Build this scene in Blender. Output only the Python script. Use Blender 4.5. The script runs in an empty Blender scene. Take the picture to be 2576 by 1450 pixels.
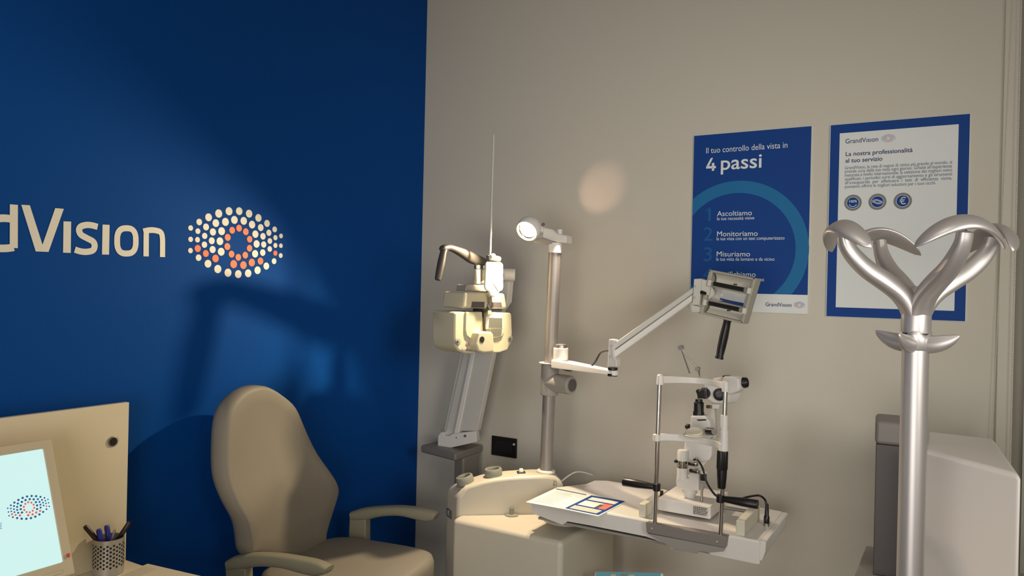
import bpy, bmesh, math, random
from mathutils import Vector, Matrix
random.seed(7)
scn = bpy.context.scene
COL = scn.collection
V = Vector

# ------------------------------------------------------------------ camera
W, H, F = 2576, 1450, 1900.0
CAM = V((2.2331, -2.9, 1.60))
YAW, PIT, ROL = math.radians(-30.7253), math.radians(-0.109), math.radians(1.310)
FW = V((math.sin(YAW)*math.cos(PIT), math.cos(YAW)*math.cos(PIT), math.sin(PIT)))
RT = V((math.cos(YAW), -math.sin(YAW), 0)); UP = RT.cross(FW)
R2 = math.cos(ROL)*RT + math.sin(ROL)*UP
U2 = -math.sin(ROL)*RT + math.cos(ROL)*UP
cam = bpy.data.cameras.new('camera'); cam.sensor_width = 36; cam.lens = 36*F/W
cam.clip_start = 0.02
co = bpy.data.objects.new('camera', cam); COL.objects.link(co)
M = Matrix((R2, U2, -FW)).transposed().to_4x4(); M.translation = CAM
co.matrix_world = M
scn.camera = co

# ------------------------------------------------------------------ world, light, exposure
scn.view_settings.view_transform = 'Standard'
scn.view_settings.look = 'None'
scn.view_settings.gamma = 1
scn.view_settings.use_curve_mapping = False
scn.view_settings.exposure = 0.0
w = bpy.data.worlds.new('world'); scn.world = w; w.use_nodes = True
w.node_tree.nodes['Background'].inputs[0].default_value = (1.0, 0.93, 0.82, 1)
w.node_tree.nodes['Background'].inputs[1].default_value = 0.05

def area(name, loc, target, size, power, color, sizey=None, spread=180):
    l = bpy.data.lights.new(name, 'AREA'); l.energy = power; l.color = color
    l.shape = 'RECTANGLE' if sizey else 'SQUARE'; l.size = size
    if sizey: l.size_y = sizey
    l.spread = math.radians(spread)
    o = bpy.data.objects.new(name, l); COL.objects.link(o); o.location = loc
    o.rotation_euler = (V(target)-V(loc)).to_track_quat('-Z', 'Y').to_euler()
    return o
def spot(name, loc, target, power, color, cone, blend, soft):
    l = bpy.data.lights.new(name, 'SPOT'); l.energy = power; l.color = color
    l.spot_size = math.radians(cone); l.spot_blend = blend; l.shadow_soft_size = soft
    o = bpy.data.objects.new(name, l); COL.objects.link(o); o.location = loc
    o.rotation_euler = (V(target)-V(loc)).to_track_quat('-Z', 'Y').to_euler()
    return o
spot('room_spotlight', (3.6, -2.4, 1.92), (1.05, 0, 1.55), 135, (1.0, 0.965, 0.90), 56, 1.0, 0.50)
area('rear_fill', (2.2, -4.3, 1.15), (1.5, 0, 1.4), 1.8, 40, (1.0, 0.97, 0.93), 1.4)  # soft fill added out of view behind the camera, not an actual window
area('ceiling_light', (1.9, -2.6, 2.98), (1.9, -2.6, 0), 0.6, 6, (1.0, 0.93, 0.80), 0.6)

# ------------------------------------------------------------------ geometry from rays on real planes
def ray(x, y): return FW + R2*((x-W/2)/F) - U2*((y-H/2)/F)
def pt(x, y, X=None, Y=None, Z=None, dep=None, P=None, N=None):
    d = ray(x, y)
    if X is not None: t = (X-CAM.x)/d.x
    elif Y is not None: t = (Y-CAM.y)/d.y
    elif Z is not None: t = (Z-CAM.z)/d.z
    elif P is not None: t = (V(P)-CAM).dot(N)/d.dot(N)
    else: t = dep
    return CAM + d*t

# ------------------------------------------------------------------ materials
def lin(c):
    c = c/255.0
    return c/12.92 if c <= 0.04045 else ((c+0.055)/1.055)**2.4
def mat(name, rgb, rough=0.5, metal=0.0, spec=0.5, bump=0.0, scale=60.0, var=0.0, coat=0.0, emit=None, es=0.0, trans=0.0, alpha=1.0):
    m = bpy.data.materials.new(name); m.use_nodes = True
    nt = m.node_tree; b = nt.nodes['Principled BSDF']
    c = tuple(lin(v) for v in rgb)+(1,)
    b.inputs['Base Color'].default_value = c
    b.inputs['Roughness'].default_value = rough
    b.inputs['Metallic'].default_value = metal
    b.inputs['Specular IOR Level'].default_value = spec
    b.inputs['Coat Weight'].default_value = coat
    b.inputs['Transmission Weight'].default_value = trans
    b.inputs['Alpha'].default_value = alpha
    if emit:
        b.inputs['Emission Color'].default_value = tuple(lin(v) for v in emit)+(1,)
        b.inputs['Emission Strength'].default_value = es
    if bump or var:
        tc = nt.nodes.new('ShaderNodeTexCoord')
        n = nt.nodes.new('ShaderNodeTexNoise'); n.inputs['Scale'].default_value = scale
        n.inputs['Detail'].default_value = 5
        nt.links.new(tc.outputs['Object'], n.inputs['Vector'])
        if bump:
            bp = nt.nodes.new('ShaderNodeBump'); bp.inputs['Strength'].default_value = bump
            bp.inputs['Distance'].default_value = 0.002
            nt.links.new(n.outputs['Fac'], bp.inputs['Height']); nt.links.new(bp.outputs['Normal'], b.inputs['Normal'])
        if var:
            r = nt.nodes.new('ShaderNodeMix'); r.data_type = 'RGBA'
            r.inputs[6].default_value = tuple(v*(1-var) for v in c[:3])+(1,)
            r.inputs[7].default_value = tuple(min(1, v*(1+var)) for v in c[:3])+(1,)
            nt.links.new(n.outputs['Fac'], r.inputs[0]); nt.links.new(r.outputs[2], b.inputs['Base Color'])
    return m
K = {}
K['wall_blue'] = mat('wall_blue', (3, 68, 143), 0.65, spec=0.10, bump=0.15, scale=220, var=0.05)
K['wall_grey'] = mat('wall_grey', (204, 198, 184), 0.75, bump=0.12, scale=200, var=0.02)
K['shell_white'] = mat('shell_white', (242, 236, 228), 0.35)
K['ceiling'] = mat('ceiling', (215, 210, 200), 0.8, bump=0.1)
K['floor'] = mat('floor', (120, 112, 100), 0.5, bump=0.1, scale=30, var=0.15)
K['sign_white'] = mat('sign_white', (226, 222, 208), 0.5)
K['sign_orange'] = mat('sign_orange', (244, 98, 30), 0.5)
K['plastic_white'] = mat('plastic_white', (224, 220, 214), 0.35, bump=0.03, scale=400)
K['plastic_cream'] = mat('plastic_cream', (202, 194, 176), 0.38, bump=0.03, scale=400)
K['plastic_yellow'] = mat('plastic_yellow', (198, 190, 162), 0.5)
K['cream_pale'] = mat('cream_pale', (214, 209, 190), 0.45)
K['housing_beige'] = mat('housing_beige', (176, 171, 156), 0.45)
K['clear_glass'] = mat('clear_glass', (252, 252, 252), 0.0, trans=1.0)
K['paint_light'] = mat('paint_light', (200, 197, 188), 0.4)
K['grey'] = mat('grey', (128, 122, 116), 0.45, bump=0.05, scale=300)
K['grey_mid'] = mat('grey_mid', (150, 145, 138), 0.45, bump=0.05, scale=300)
K['grip_grey'] = mat('grip_grey', (70, 66, 62), 0.4, metal=0.2)
K['grey_dark'] = mat('grey_dark', (84, 78, 78), 0.5, bump=0.05, scale=300)
K['grey_green'] = mat('grey_green', (140, 140, 128), 0.5)
K['pole_grey'] = mat('pole_grey', (146, 140, 134), 0.4, metal=0.35)
K['black'] = mat('black', (22, 20, 22), 0.35)
K['black_soft'] = mat('black_soft', (16, 15, 17), 0.6)
K['chrome'] = mat('chrome', (225, 220, 212), 0.14, metal=1.0)
K['steel'] = mat('steel', (176, 171, 164), 0.38, metal=1.0)
K['silver'] = mat('silver', (206, 201, 199), 0.40, metal=0.72, bump=0.02, scale=500)
K['poster_blue'] = mat('poster_blue', (9, 62, 136), 0.6, spec=0.25)
K['poster_ring'] = mat('poster_ring', (30, 108, 160), 0.6, spec=0.25)
K['poster_digit'] = mat('poster_digit', (26, 90, 152), 0.6, spec=0.25)
K['paper_white'] = mat('paper_white', (222, 226, 224), 0.5)
K['print_white'] = mat('print_white', (226, 230, 232), 0.5)
K['ink_blue'] = mat('ink_blue', (42, 46, 108), 0.6)
K['ink_grey'] = mat('ink_grey', (104, 112, 132), 0.6)
K['ink_dots'] = mat('ink_dots', (112, 126, 158), 0.6)
K['ink_pink'] = mat('ink_pink', (222, 130, 124), 0.6)
K['badge_grey'] = mat('badge_grey', (124, 124, 122), 0.6)
K['fabric'] = mat('fabric', (138, 131, 118), 0.6, bump=0.25, scale=500, var=0.06)
K['arm_plastic'] = mat('arm_plastic', (140, 136, 116), 0.38)
K['desk'] = mat('desk', (220, 208, 180), 0.45, var=0.03, scale=20)
K['screen'] = mat('screen', (20, 30, 30), 0.3, emit=(208, 242, 238), es=1.0)
K['screen_blue'] = mat('screen_blue', (10, 30, 60), 0.3, emit=(40, 96, 150), es=0.8)
K['screen_red'] = mat('screen_red', (60, 10, 10), 0.3, emit=(248, 96, 84), es=0.85)
K['bezel'] = mat('bezel', (196, 184, 158), 0.4)
K['pen_blue'] = mat('pen_blue', (44, 50, 150), 0.35)
K['pen_dark'] = mat('pen_dark', (40, 24, 30), 0.3)
K['mesh_metal'] = mat('mesh_metal', (178, 174, 168), 0.38, metal=0.45)
K['hole'] = mat('hole', (12, 11, 12), 0.8)
K['lens'] = mat('lens', (255, 240, 215), 0.3, emit=(255, 216, 168), es=60)
K['keypad'] = mat('keypad', (110, 176, 190), 0.4)
K['red'] = mat('red', (206, 60, 52), 0.5)
K['photo_red'] = mat('photo_red', (226, 120, 110), 0.5, var=0.35, scale=60)
K['photo_green'] = mat('photo_green', (196, 198, 180), 0.5, var=0.2, scale=60)
K['glass_tube'] = mat('glass_tube', (205, 205, 200), 0.1, trans=0.7)
K['mirror'] = mat('mirror', (112, 114, 104), 0.3, metal=0.2)
K['blind'] = mat('blind', (190, 192, 180), 0.7)

# ------------------------------------------------------------------ mesh builder
ORG = {}
class MB:
    def __init__(s): s.v = []; s.f = []
    def add(s, vs, fs):
        n = len(s.v); s.v += [V(p) for p in vs]; s.f += [tuple(i+n for i in f) for f in fs]; return s
    def box(s, c, size, ax=(1,0,0), ay=(0,1,0), az=(0,0,1)):
        c = V(c); ax = V(ax)*size[0]/2; ay = V(ay)*size[1]/2; az = V(az)*size[2]/2
        vs = [c+i*ax+j*ay+k*az for k in (-1,1) for j in (-1,1) for i in (-1,1)]
        return s.add(vs, [(0,2,3,1),(4,5,7,6),(0,1,5,4),(2,6,7,3),(0,4,6,2),(1,3,7,5)])
    def b(s, x0, x1, y0, y1, z0, z1):
        return s.box(((x0+x1)/2,(y0+y1)/2,(z0+z1)/2), (abs(x1-x0),abs(y1-y0),abs(z1-z0)))
    def loft(s, rings, c0=True, c1=True, closed=True):
        n = len(rings[0]); vs = [p for r in rings for p in r]; fs = []
        for i in range(len(rings)-1):
            for j in range(n if closed else n-1):
                a = i*n+j; b2 = i*n+(j+1)%n
                fs.append((a, b2, b2+n, a+n))
        if c0: fs.append(tuple(range(n-1, -1, -1)))
        if c1: fs.append(tuple(range((len(rings)-1)*n, len(rings)*n)))
        return s.add(vs, fs)
    def lathe(s, p, d, prof, n=28, cap=True, ref=None):
        p = V(p); d = V(d).normalized(); a, b2 = frame(d, ref)
        rings = [[p+d*h+a*(r*math.cos(t))+b2*(r*math.sin(t)) for t in (2*math.pi*k/n for k in range(n))] for r, h in prof]
        return s.loft(rings, cap, cap)
    def cyl(s, p0, p1, r0, r1=None, n=24):
        p0 = V(p0); p1 = V(p1); d = p1-p0
        return s.lathe(p0, d, [(r0, 0), (r0 if r1 is None else r1, d.length)], n)
    def tube(s, pts, r, n=12, sm=6):
        pts = [V(p) for p in pts]
        rs = r if isinstance(r, (list, tuple)) else [r]*len(pts)
        if sm and len(pts) > 2: pts, rs = smooth(pts, rs, sm)
        rings = []; ref = None
        for i, p in enumerate(pts):
            d = (pts[min(i+1, len(pts)-1)]-pts[max(i-1, 0)]).normalized()
            if ref is None: a, b2 = frame(d)
            else:
                a = (ref-d*ref.dot(d)).normalized(); b2 = d.cross(a)
            ref = a
            rings.append([p+a*(rs[i]*math.cos(t))+b2*(rs[i]*math.sin(t)) for t in (2*math.pi*k/n for k in range(n))])
        return s.loft(rings)
    def prism(s, poly, vec):
        vec = V(vec); poly = [V(p) for p in poly]
        return s.loft([poly, [p+vec for p in poly]])
    def poly(s, pts): return s.add(pts, [tuple(range(len(pts)))])
    def strip(s, A, B): return s.loft([A, B], False, False, False)
    def build(s, name, m, parent=None, bevel=0, seg=3, org=None, angle=40, sub=0, smooth=True):
        o0 = ORG[parent.name] if parent else V(org) if org is not None else V((0, 0, 0))
        me = bpy.data.meshes.new(name)
        me.from_pydata([tuple(p-o0) for p in s.v], [], s.f)
        bm = bmesh.new(); bm.from_mesh(me)
        bmesh.ops.remove_doubles(bm, verts=bm.verts, dist=1e-6)
        bmesh.ops.recalc_face_normals(bm, faces=bm.faces); bm.to_mesh(me); bm.free()
        me.materials.append(K[m])
        if smooth:
            me.shade_smooth()
            if not bevel and not sub: me.set_sharp_from_angle(angle=math.radians(angle))
        ob = bpy.data.objects.new(name, me); COL.objects.link(ob)
        if bevel:
            bv = ob.modifiers.new('bevel', 'BEVEL'); bv.width = bevel; bv.segments = seg
            bv.limit_method = 'ANGLE'; bv.angle_limit = math.radians(35)
            wn = ob.modifiers.new('normals', 'WEIGHTED_NORMAL'); wn.weight = 100; wn.keep_sharp = True
        if sub:
            sm = ob.modifiers.new('sub', 'SUBSURF'); sm.levels = sub; sm.render_levels = sub
        if parent: ob.parent = parent
        else: ob.location = o0
        ORG[ob.name] = o0
        return ob
def frame(d, ref=None):
    if ref is None: ref = V((0, 0, 1)) if abs(d.z) < 0.9 else V((1, 0, 0))
    a = V(ref)-d*V(ref).dot(d); a.normalize()
    return a, d.cross(a)
def smooth(pts, rs, k):
    P = [pts[0]*2-pts[1]]+list(pts)+[pts[-1]*2-pts[-2]]; Rr = [rs[0]]+list(rs)+[rs[-1]]
    op = []; orr = []
    for i in range(1, len(P)-2):
        for j in range(k):
            t = j/k
            a, b, c, d = P[i-1], P[i], P[i+1], P[i+2]
            op.append(0.5*((2*b)+(c-a)*t+(2*a-5*b+4*c-d)*t*t+(3*b-a-3*c+d)*t**3))
            orr.append(Rr[i]*(1-t)+Rr[i+1]*t)
    op.append(pts[-1]); orr.append(rs[-1])
    return op, orr
def thing(name, label, cat, loc, group=None):
    o = bpy.data.objects.new(name, None); COL.objects.link(o); o.location = loc
    o.empty_display_size = 0.1
    o['label'] = label; o['category'] = cat
    if group: o['group'] = group
    ORG[o.name] = V(loc); return o
def tag(o, label, cat, group=None, kind=None):
    o['label'] = label; o['category'] = cat
    if group: o['group'] = group
    return o
def struct(o, label, cat):
    o['kind'] = 'structure'; o['label'] = label; o['category'] = cat; return o

# text as flat mesh --------------------------------------------------
_cap = {}
def text_raw(body, bold=0.0):
    cu = bpy.data.curves.new('t', 'FONT'); cu.body = body; cu.size = 1; cu.offset = bold; cu.resolution_u = 4
    ob = bpy.data.objects.new('t', cu); COL.objects.link(ob)
    dg = bpy.context.evaluated_depsgraph_get(); dg.update()
    me = bpy.data.meshes.new_from_object(ob.evaluated_get(dg))
    vs = [v.co.copy() for v in me.vertices]; fs = [tuple(p.vertices) for p in me.polygons]
    bpy.data.objects.remove(ob); bpy.data.curves.remove(cu); bpy.data.meshes.remove(me)
    return vs, fs
def text_on(mb, body, p0, p1, caph, up, nrm, bold=0.0, lift=0.0012):
    """text from p0 (baseline start) to p1 (baseline end), caph high, on a flat face"""
    if 'c' not in _cap:
        q, _ = text_raw('H'); _cap['c'] = max(v.y for v in q)
    vs, fs = text_raw(body, bold)
    x0 = min(v.x for v in vs); x1 = max(v.x for v in vs)
    d = V(p1)-V(p0); sy = caph/_cap['c']
    up = V(up); nrm = V(nrm)
    out = [V(p0)+d*((v.x-x0)/(x1-x0))+up*(v.y*sy)+nrm*lift for v in vs]
    mb.add(out, fs)
def disc(mb, c, r, a, b, n=20):
    mb.poly([V(c)+V(a)*(r*math.cos(2*math.pi*k/n))+V(b)*(r*math.sin(2*math.pi*k/n)) for k in range(n)])
def ringf(mb, c, r0, r1, a, b, n=40, t0=0, t1=2*math.pi):
    P = lambda r: [V(c)+V(a)*(r*math.cos(t0+(t1-t0)*k/n))+V(b)*(r*math.sin(t0+(t1-t0)*k/n)) for k in range(n+1)]
    mb.strip(P(r0), P(r1))

# ------------------------------------------------------------------ room shell
CEIL = 3.1
XR, YF = 4.3, -4.6
RW = 2.337
struct(MB().b(-0.12, 0, YF, 0.12, 0, CEIL).build('wall_left', 'wall_blue'), 'deep blue painted wall behind the chair', 'wall')
struct(MB().b(0, RW, 0, 0.12, 0, CEIL).build('wall_back', 'wall_grey'), 'pale grey wall behind the eye test instruments', 'wall')
struct(MB().b(RW+0.04, XR, 0.11, 0.2, 0, CEIL).build('wall_recess', 'wall_grey'), 'grey wall at the back of the window recess', 'wall')
struct(MB().b(-0.12, XR, YF-0.12, YF, 0, CEIL).build('wall_front', 'wall_grey'), 'pale grey wall behind the viewer', 'wall')
struct(MB().b(XR, XR+0.12, YF, 0.2, 0, CEIL).build('wall_right', 'wall_grey'), 'pale grey wall at the right side', 'wall')
struct(MB().b(-0.12, XR+0.12, YF-0.12, 0.2, -0.1, 0).build('floor', 'floor'), 'plain floor of the examination room', 'floor')
struct(MB().b(-0.12, XR+0.12, YF-0.12, 0.2, CEIL, CEIL+0.1).build('ceiling', 'ceiling'), 'plain pale ceiling', 'ceiling')
struct(MB().b(RW, RW+0.042, -0.012, 0.12, 0, CEIL).build('trim_1', 'wall_grey', bevel=0.004), 'grey edge trim at the right end of the grey wall', 'trim')

# ------------------------------------------------------------------ wall sign (lettering and eye of dots)
SX = 0.0015
def ws(cx, cy): return pt(cx/5.8545, 480+cy/5.8545, X=SX)       # a point of the lettering on the blue wall
sign = thing('wall_sign', 'white lettering with an eye of white and orange dots on the blue wall', 'sign', (0.0, -1.4, 1.67))
def flat_letter(polys):
    mb = MB()
    for pl in polys: mb.prism(pl, (-0.0012, 0, 0))
    mb.build('letter', 'sign_white', sign, smooth=False)
def stroke_letter(pls, wd, closed=False):
    mb = MB()
    for li_, pl in enumerate(pls):
        pl = [V(p)+V((0.0004*li_, 0, 0)) for p in pl]
        pp, _ = smooth(pl, [0]*len(pl), 8) if len(pl) > 2 and not closed else (pl, 0)
        if closed: pp = pp+pp[:1]
        L = []; Rr = []
        for i, p in enumerate(pp):
            d = (pp[min(i+1, len(pp)-1)]-pp[max(i-1, 0)]).normalized() if not closed else (pl[(i+1) % len(pl)]-pl[(i-1) % len(pl)]).normalized()
            n = V((0, -d.z, d.y))
            L.append(p+n*wd/2); Rr.append(p-n*wd/2)
        mb.strip(L, Rr)
    mb.build('letter', 'sign_white', sign, smooth=False)
LW = 0.0205
B0 = ws(800, 905).z; XH = ws(990, 455).z; CH = ws(380, 212).z        # baseline, x-height, cap height
flat_letter([[ws(*q) for q in ((315,208),(440,215),(627,800),(815,257),(940,268),(715,903),(528,895))]])
flat_letter([[ws(*q) for q in ((937,452),(1048,456),(1042,917),(931,913))]])
flat_letter([[ws(*q) for q in ((1512,500),(1614,504),(1606,943),(1504,940))]])
stroke_letter([[ws(*q) for q in ((1438,533),(1350,510),(1270,506),(1190,530),(1165,585),(1195,650),(1285,702),(1370,750),(1394,815),(1365,880),(1270,902),(1180,893),(1103,868))]], 0.0185)
oc = []
for k in range(32):
    t = 2*math.pi*k/32; c, s_ = math.cos(t), math.sin(t); e = 2/2.7
    oc.append(ws(1863+138*math.copysign(abs(c)**e, c), 740+187*math.copysign(abs(s_)**e, s_)))
stroke_letter([oc], 0.0185, True)
stroke_letter([[ws(2152,968), ws(2154,588)], [ws(*q) for q in ((2110,600),(2200,582),(2285,585),(2366,615),(2391,700),(2393,850),(2392,978))]], 0.0183)
# d, then the rest of the word to its left, upright strokes in wall units
stroke_letter([[ws(205,205), ws(203,845)], [ws(*q) for q in ((205,425),(100,408),(0,408),(-110,430),(-150,520),(-155,640),(-145,760),(-100,835),(0,850),(110,848),(203,835))]], LW)
hx = XH-B0; yd = ws(-200, 640).y
def U(u, v): return V((SX, yd-0.012-u, B0+v))                     # u runs leftward from the d
stroke_letter([[U(0.012, 0), U(0.012, hx*0.62), U(0.02, hx*0.88), U(0.045, hx*0.9), U(0.07, hx*0.9)], [U(0.072, 0), U(0.072, hx*0.95)]], LW)
stroke_letter([[U(0.105, 0), U(0.105, hx*0.6), U(0.112, hx*0.86), U(0.135, hx*0.9), U(0.165, hx*0.88)],
               [U(0.105, hx*0.52), U(0.14, hx*0.52), U(0.168, hx*0.44), U(0.17, hx*0.2), U(0.155, hx*0.09), U(0.105, hx*0.09)]], LW)
stroke_letter([[U(0.235, 0), U(0.235, hx*0.95)], [U(0.235, hx*0.8), U(0.215, hx*0.9), U(0.198, hx*0.9)]], LW)
ch = CH-B0
stroke_letter([[U(0.27, ch*0.9), U(0.31, ch*0.92), U(0.345, ch*0.85), U(0.365, ch*0.6), U(0.365, ch*0.38), U(0.345, ch*0.13), U(0.31, ch*0.07), U(0.272, ch*0.09)],
               [U(0.272, ch*0.06), U(0.272, ch*0.5)], [U(0.262, ch*0.47), U(0.32, ch*0.47)]], LW)
DW = [(262,487,90),(404,388,108),(559,310,130),(727,247,138),(898,209,136),(1067,208,130),(1231,249,130),(1385,320,128),(1528,411,116),(1655,510,97),(1760,619,78),
 (382,540,94),(517,470,114),(679,406,128),(839,386,134),(987,353,132),(1142,369,130),(1280,431,128),(1424,480,116),(1559,566,104),(1667,648,86),
 (262,675,88),(375,682,92),(494,618,102),(631,553,120),(775,540,132),(259,862,88),(490,764,104),(611,699,114),(747,707,130),(626,845,118),(768,881,132),
 (393,980,108),(549,1080,130),(712,1168,138),(881,1229,136),(1051,1253,132),(1215,1239,130),(1371,1188,128),(1516,1119,118),(1645,1038,98),(1755,944,80),(1758,781,76),(1667,776,84),
 (1335,589,124),(1461,625,110),(1575,703,95),(1355,752,124),(1473,761,106),(1573,835,94),(1330,915,124),(1457,895,110)]
DO = [(379,827,118),(513,911,114),(674,993,126),(1666,905,86),(950,525,112),(1064,490,114),(1176,549,114),(876,643,116),(1240,673,110),(870,795,116),(1238,823,110),
 (939,921,114),(1051,974,112),(1167,938,112),(974,1087,134),(1136,1103,130),(1275,1061,128),(1419,1036,118)]
def dotpos(q):
    px, py = 440+q[0]/6.59, 500+q[1]/6.59
    c = pt(px, py, X=SX); r = q[2]/2/6.59*(c-CAM).dot(FW)/F
    return c, r
LOGO_W = []; LOGO_O = []                                            # normalised logo: centre 0,0, full width 1
cc = pt(600, 610, X=SX); lw = 0.414
for lst, m, out in ((DW, 'sign_white', LOGO_W), (DO, 'sign_orange', LOGO_O)):
    for q in lst:
        c, r = dotpos(q)
        mb = MB(); n = 20
        mb.prism([c+V((0, r*math.cos(2*math.pi*k/n), r*math.sin(2*math.pi*k/n))) for k in range(n)], (-0.0012, 0, 0))
        mb.build('dot', m, sign, smooth=False)
        out.append(((c.y-cc.y)/lw, (c.z-cc.z)/lw, r/lw))
def logo_dots(c, width, right, up, nrm, mw, mo, parent, scale=1.0):
    for lst, m in ((LOGO_W, mw), (LOGO_O, mo)):
        mb = MB()
        for u, v, r in lst:
            disc(mb, V(c)+V(right)*u*width+V(up)*v*width+V(nrm)*0.0012, r*width*scale, right, up, 10)
        mb.build('logo_dots', m, parent, smooth=False)

# ------------------------------------------------------------------ posters
EX, EZ, NY = V((1,0,0)), V((0,0,1)), V((0,-1,0))
YB = -0.006
def pp(x, y): return pt(x, y, Y=YB)
def ptext(parent, name, m, lines, bold=0.0):
    mb = MB()
    for body, a, b, caph in lines:
        A, B = pp(*a), pp(*b); zz = (A.z+B.z)/2
        ch_ = caph*(A-CAM).dot(FW)/F
        text_on(mb, body, (A.x, YB, zz), (B.x, YB, zz), ch_, EZ, NY, bold)
    return mb.build(name, m, parent, smooth=False)
x0, x1, z0, z1 = 1.324, 1.758, 1.525, 2.206
po = thing('poster', 'blue poster with a large pale ring and white numbered headings above the magnifier lamp', 'poster', (1.54, 0, 1.53), 'posters on the grey wall')
MB().b(x0, x1, YB, -0.0002, z0, z1).build('board', 'paper_white', po, smooth=False)
zb = 1.594
def quad(parent, name, m, xa, xb, za, zc, lift):
    return MB().poly([(xa, YB-lift, za), (xb, YB-lift, za), (xb, YB-lift, zc), (xa, YB-lift, zc)]).build(name, m, parent, smooth=False)
quad(po, 'blue_field', 'poster_blue', x0+0.001, x1-0.001, zb, z1-0.001, 0.0004)
rc = pp(1851, 629); ro = pp(1851, 455.3).z-rc.z; ri = pp(1851, 486).z-rc.z
me = MB(); ringf(me, (rc.x, YB-0.0008, rc.z), ri, ro, EX, EZ, 160)
rg = me.build('ring_print', 'poster_ring', po, smooth=False)
bm = bmesh.new(); bm.from_mesh(rg.data); o0 = ORG[po.name]
for cpt, nn in (((x0+0.001-o0.x, 0, 0), (-1, 0, 0)), ((0, 0, zb-o0.z), (0, 0, -1))):
    bmesh.ops.bisect_plane(bm, geom=bm.verts[:]+bm.edges[:]+bm.faces[:], plane_co=cpt, plane_no=nn, clear_outer=True)
bm.to_mesh(rg.data); bm.free()
ptext(po, 'heading', 'print_white', [('Il tuo controllo della vista in', (1776.6,386.4), (1981,371.7), 14)])
ptext(po, 'title', 'print_white', [('passi', (1813.5,428), (1916,421), 34)], 0.010)
g4 = lambda cx, cy: pp(1720+cx/7.156, 290+cy/7.156)+NY*0.0012
mb = MB()
for q4 in (((405,918),(582,915),(580,955),(405,963)), ((508,862),(552,858),(549,1000),(508,1005)), ((490,772),(530,768),(452,925),(406,930))): mb.poly([g4(*p) for p in q4])
mb.build('title', 'print_white', po, smooth=False)
g5 = lambda cx, cy: pp(1730+cx/6.042, 480+cy/6.042)+NY*0.0012
mb = MB()
for q4 in (((312,262),(354,253),(350,460),(314,462)), ((273,300),(325,256),(330,282),(276,318))): mb.poly([g5(*p) for p in q4])
mb.build('numeral', 'poster_digit', po, smooth=False)
ptext(po, 'numeral', 'poster_digit', [('2', (1770,606.5), (1793,606), 34)], 0.004)
ptext(po, 'numeral', 'poster_digit', [('3', (1770,657), (1791,657), 34)], 0.004)
ptext(po, 'numeral', 'poster_digit', [('4', (1768,708), (1792,708), 34)], 0.0)
ptext(po, 'step_text', 'print_white', [('Ascoltiamo', (1804,544), (1891.5,542), 12.5), ('le tue necessità visive', (1804,554.8), (1897.5,552), 8)])
ptext(po, 'step_text', 'print_white', [('Monitoriamo', (1804,595.6), (1906,593), 12.5), ('la tua vista con un test computerizzato', (1803,605.5), (1973.6,602.3), 8)])
ptext(po, 'step_text', 'print_white', [('Misuriamo', (1803,646), (1887,645), 12.5), ('la tua vista da lontano e da vicino', (1802,656.8), (1948.5,655.6), 8)])
ptext(po, 'step_text', 'print_white', [('Verifichiamo', (1802,697), (1901,696), 12.5), ('gli strumenti', (1868,708), (1922,707.5), 8)])
ptext(po, 'wordmark', 'ink_blue', [('GrandVısıon', (1926,771), (1991.2,772), 9.3)], 0.004)
lc = pp(2011, 767.5)
logo_dots((lc.x, YB, lc.z), pp(2025.5, 767).x-pp(1996.8, 767).x, EX, EZ, NY, 'ink_dots', 'ink_pink', po, 0.9)

x0, x1, z0, z1 = 1.8195, 2.249, 1.519, 2.203
p2 = thing('poster', 'blue framed white notice with a paragraph and three round badges behind the coat stand', 'poster', (2.03, 0, 1.52), 'posters on the grey wall')
MB().b(x0, x1, YB, -0.0002, z0, z1).build('board', 'paper_white', p2, smooth=False)
quad(p2, 'blue_border', 'poster_blue', x0+0.002, x1-0.002, z0+0.001, z1-0.001, 0.0004)
quad(p2, 'white_panel', 'paper_white', 1.852, 2.2155, 1.553, 2.1705, 0.0008)
ptext(p2, 'wordmark', 'ink_blue', [('GrandVısıon', (2127,361.5), (2209,355.8), 11.5)], 0.004)
lc = pp(2234.7, 347.8)
logo_dots((lc.x, YB, lc.z), pp(2252.8, 347).x-pp(2216.7, 347).x, EX, EZ, NY, 'ink_dots', 'ink_pink', p2, 0.9)
ptext(p2, 'heading', 'ink_blue', [('La nostra professionalità', (2127.6,393), (2296,382.6), 10.2), ('al tuo servizio', (2127,409.8), (2219.7,404.2), 10.2)], 0.014)
body = ['GrandVision, la rete di negozi di ottica più grande al mondo, si', 'prende cura della tua vista ogni giorno. Grazie all’esperienza',
        'maturata a livello internazionale, la selezione dei migliori ottici', 'qualificati, i periodici corsi di aggiornamento e gli strumenti',
        'all’avanguardia  per  effettuare  i  test  di  efficienza  visiva,', 'possiamo offrirti le migliori soluzioni per i tuoi occhi.']
ly = [(425.8,412.5),(435.3,421.6),(445.2,431),(454.7,441.2),(463.8,452),(474,463.5)]
ptext(p2, 'paragraph', 'ink_grey', [(t, (2125.5,a), (2395 if i < 5 else 2354.5,b), 7.6) for i, (t, (a, b)) in enumerate(zip(body, ly))], 0.006)
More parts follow.
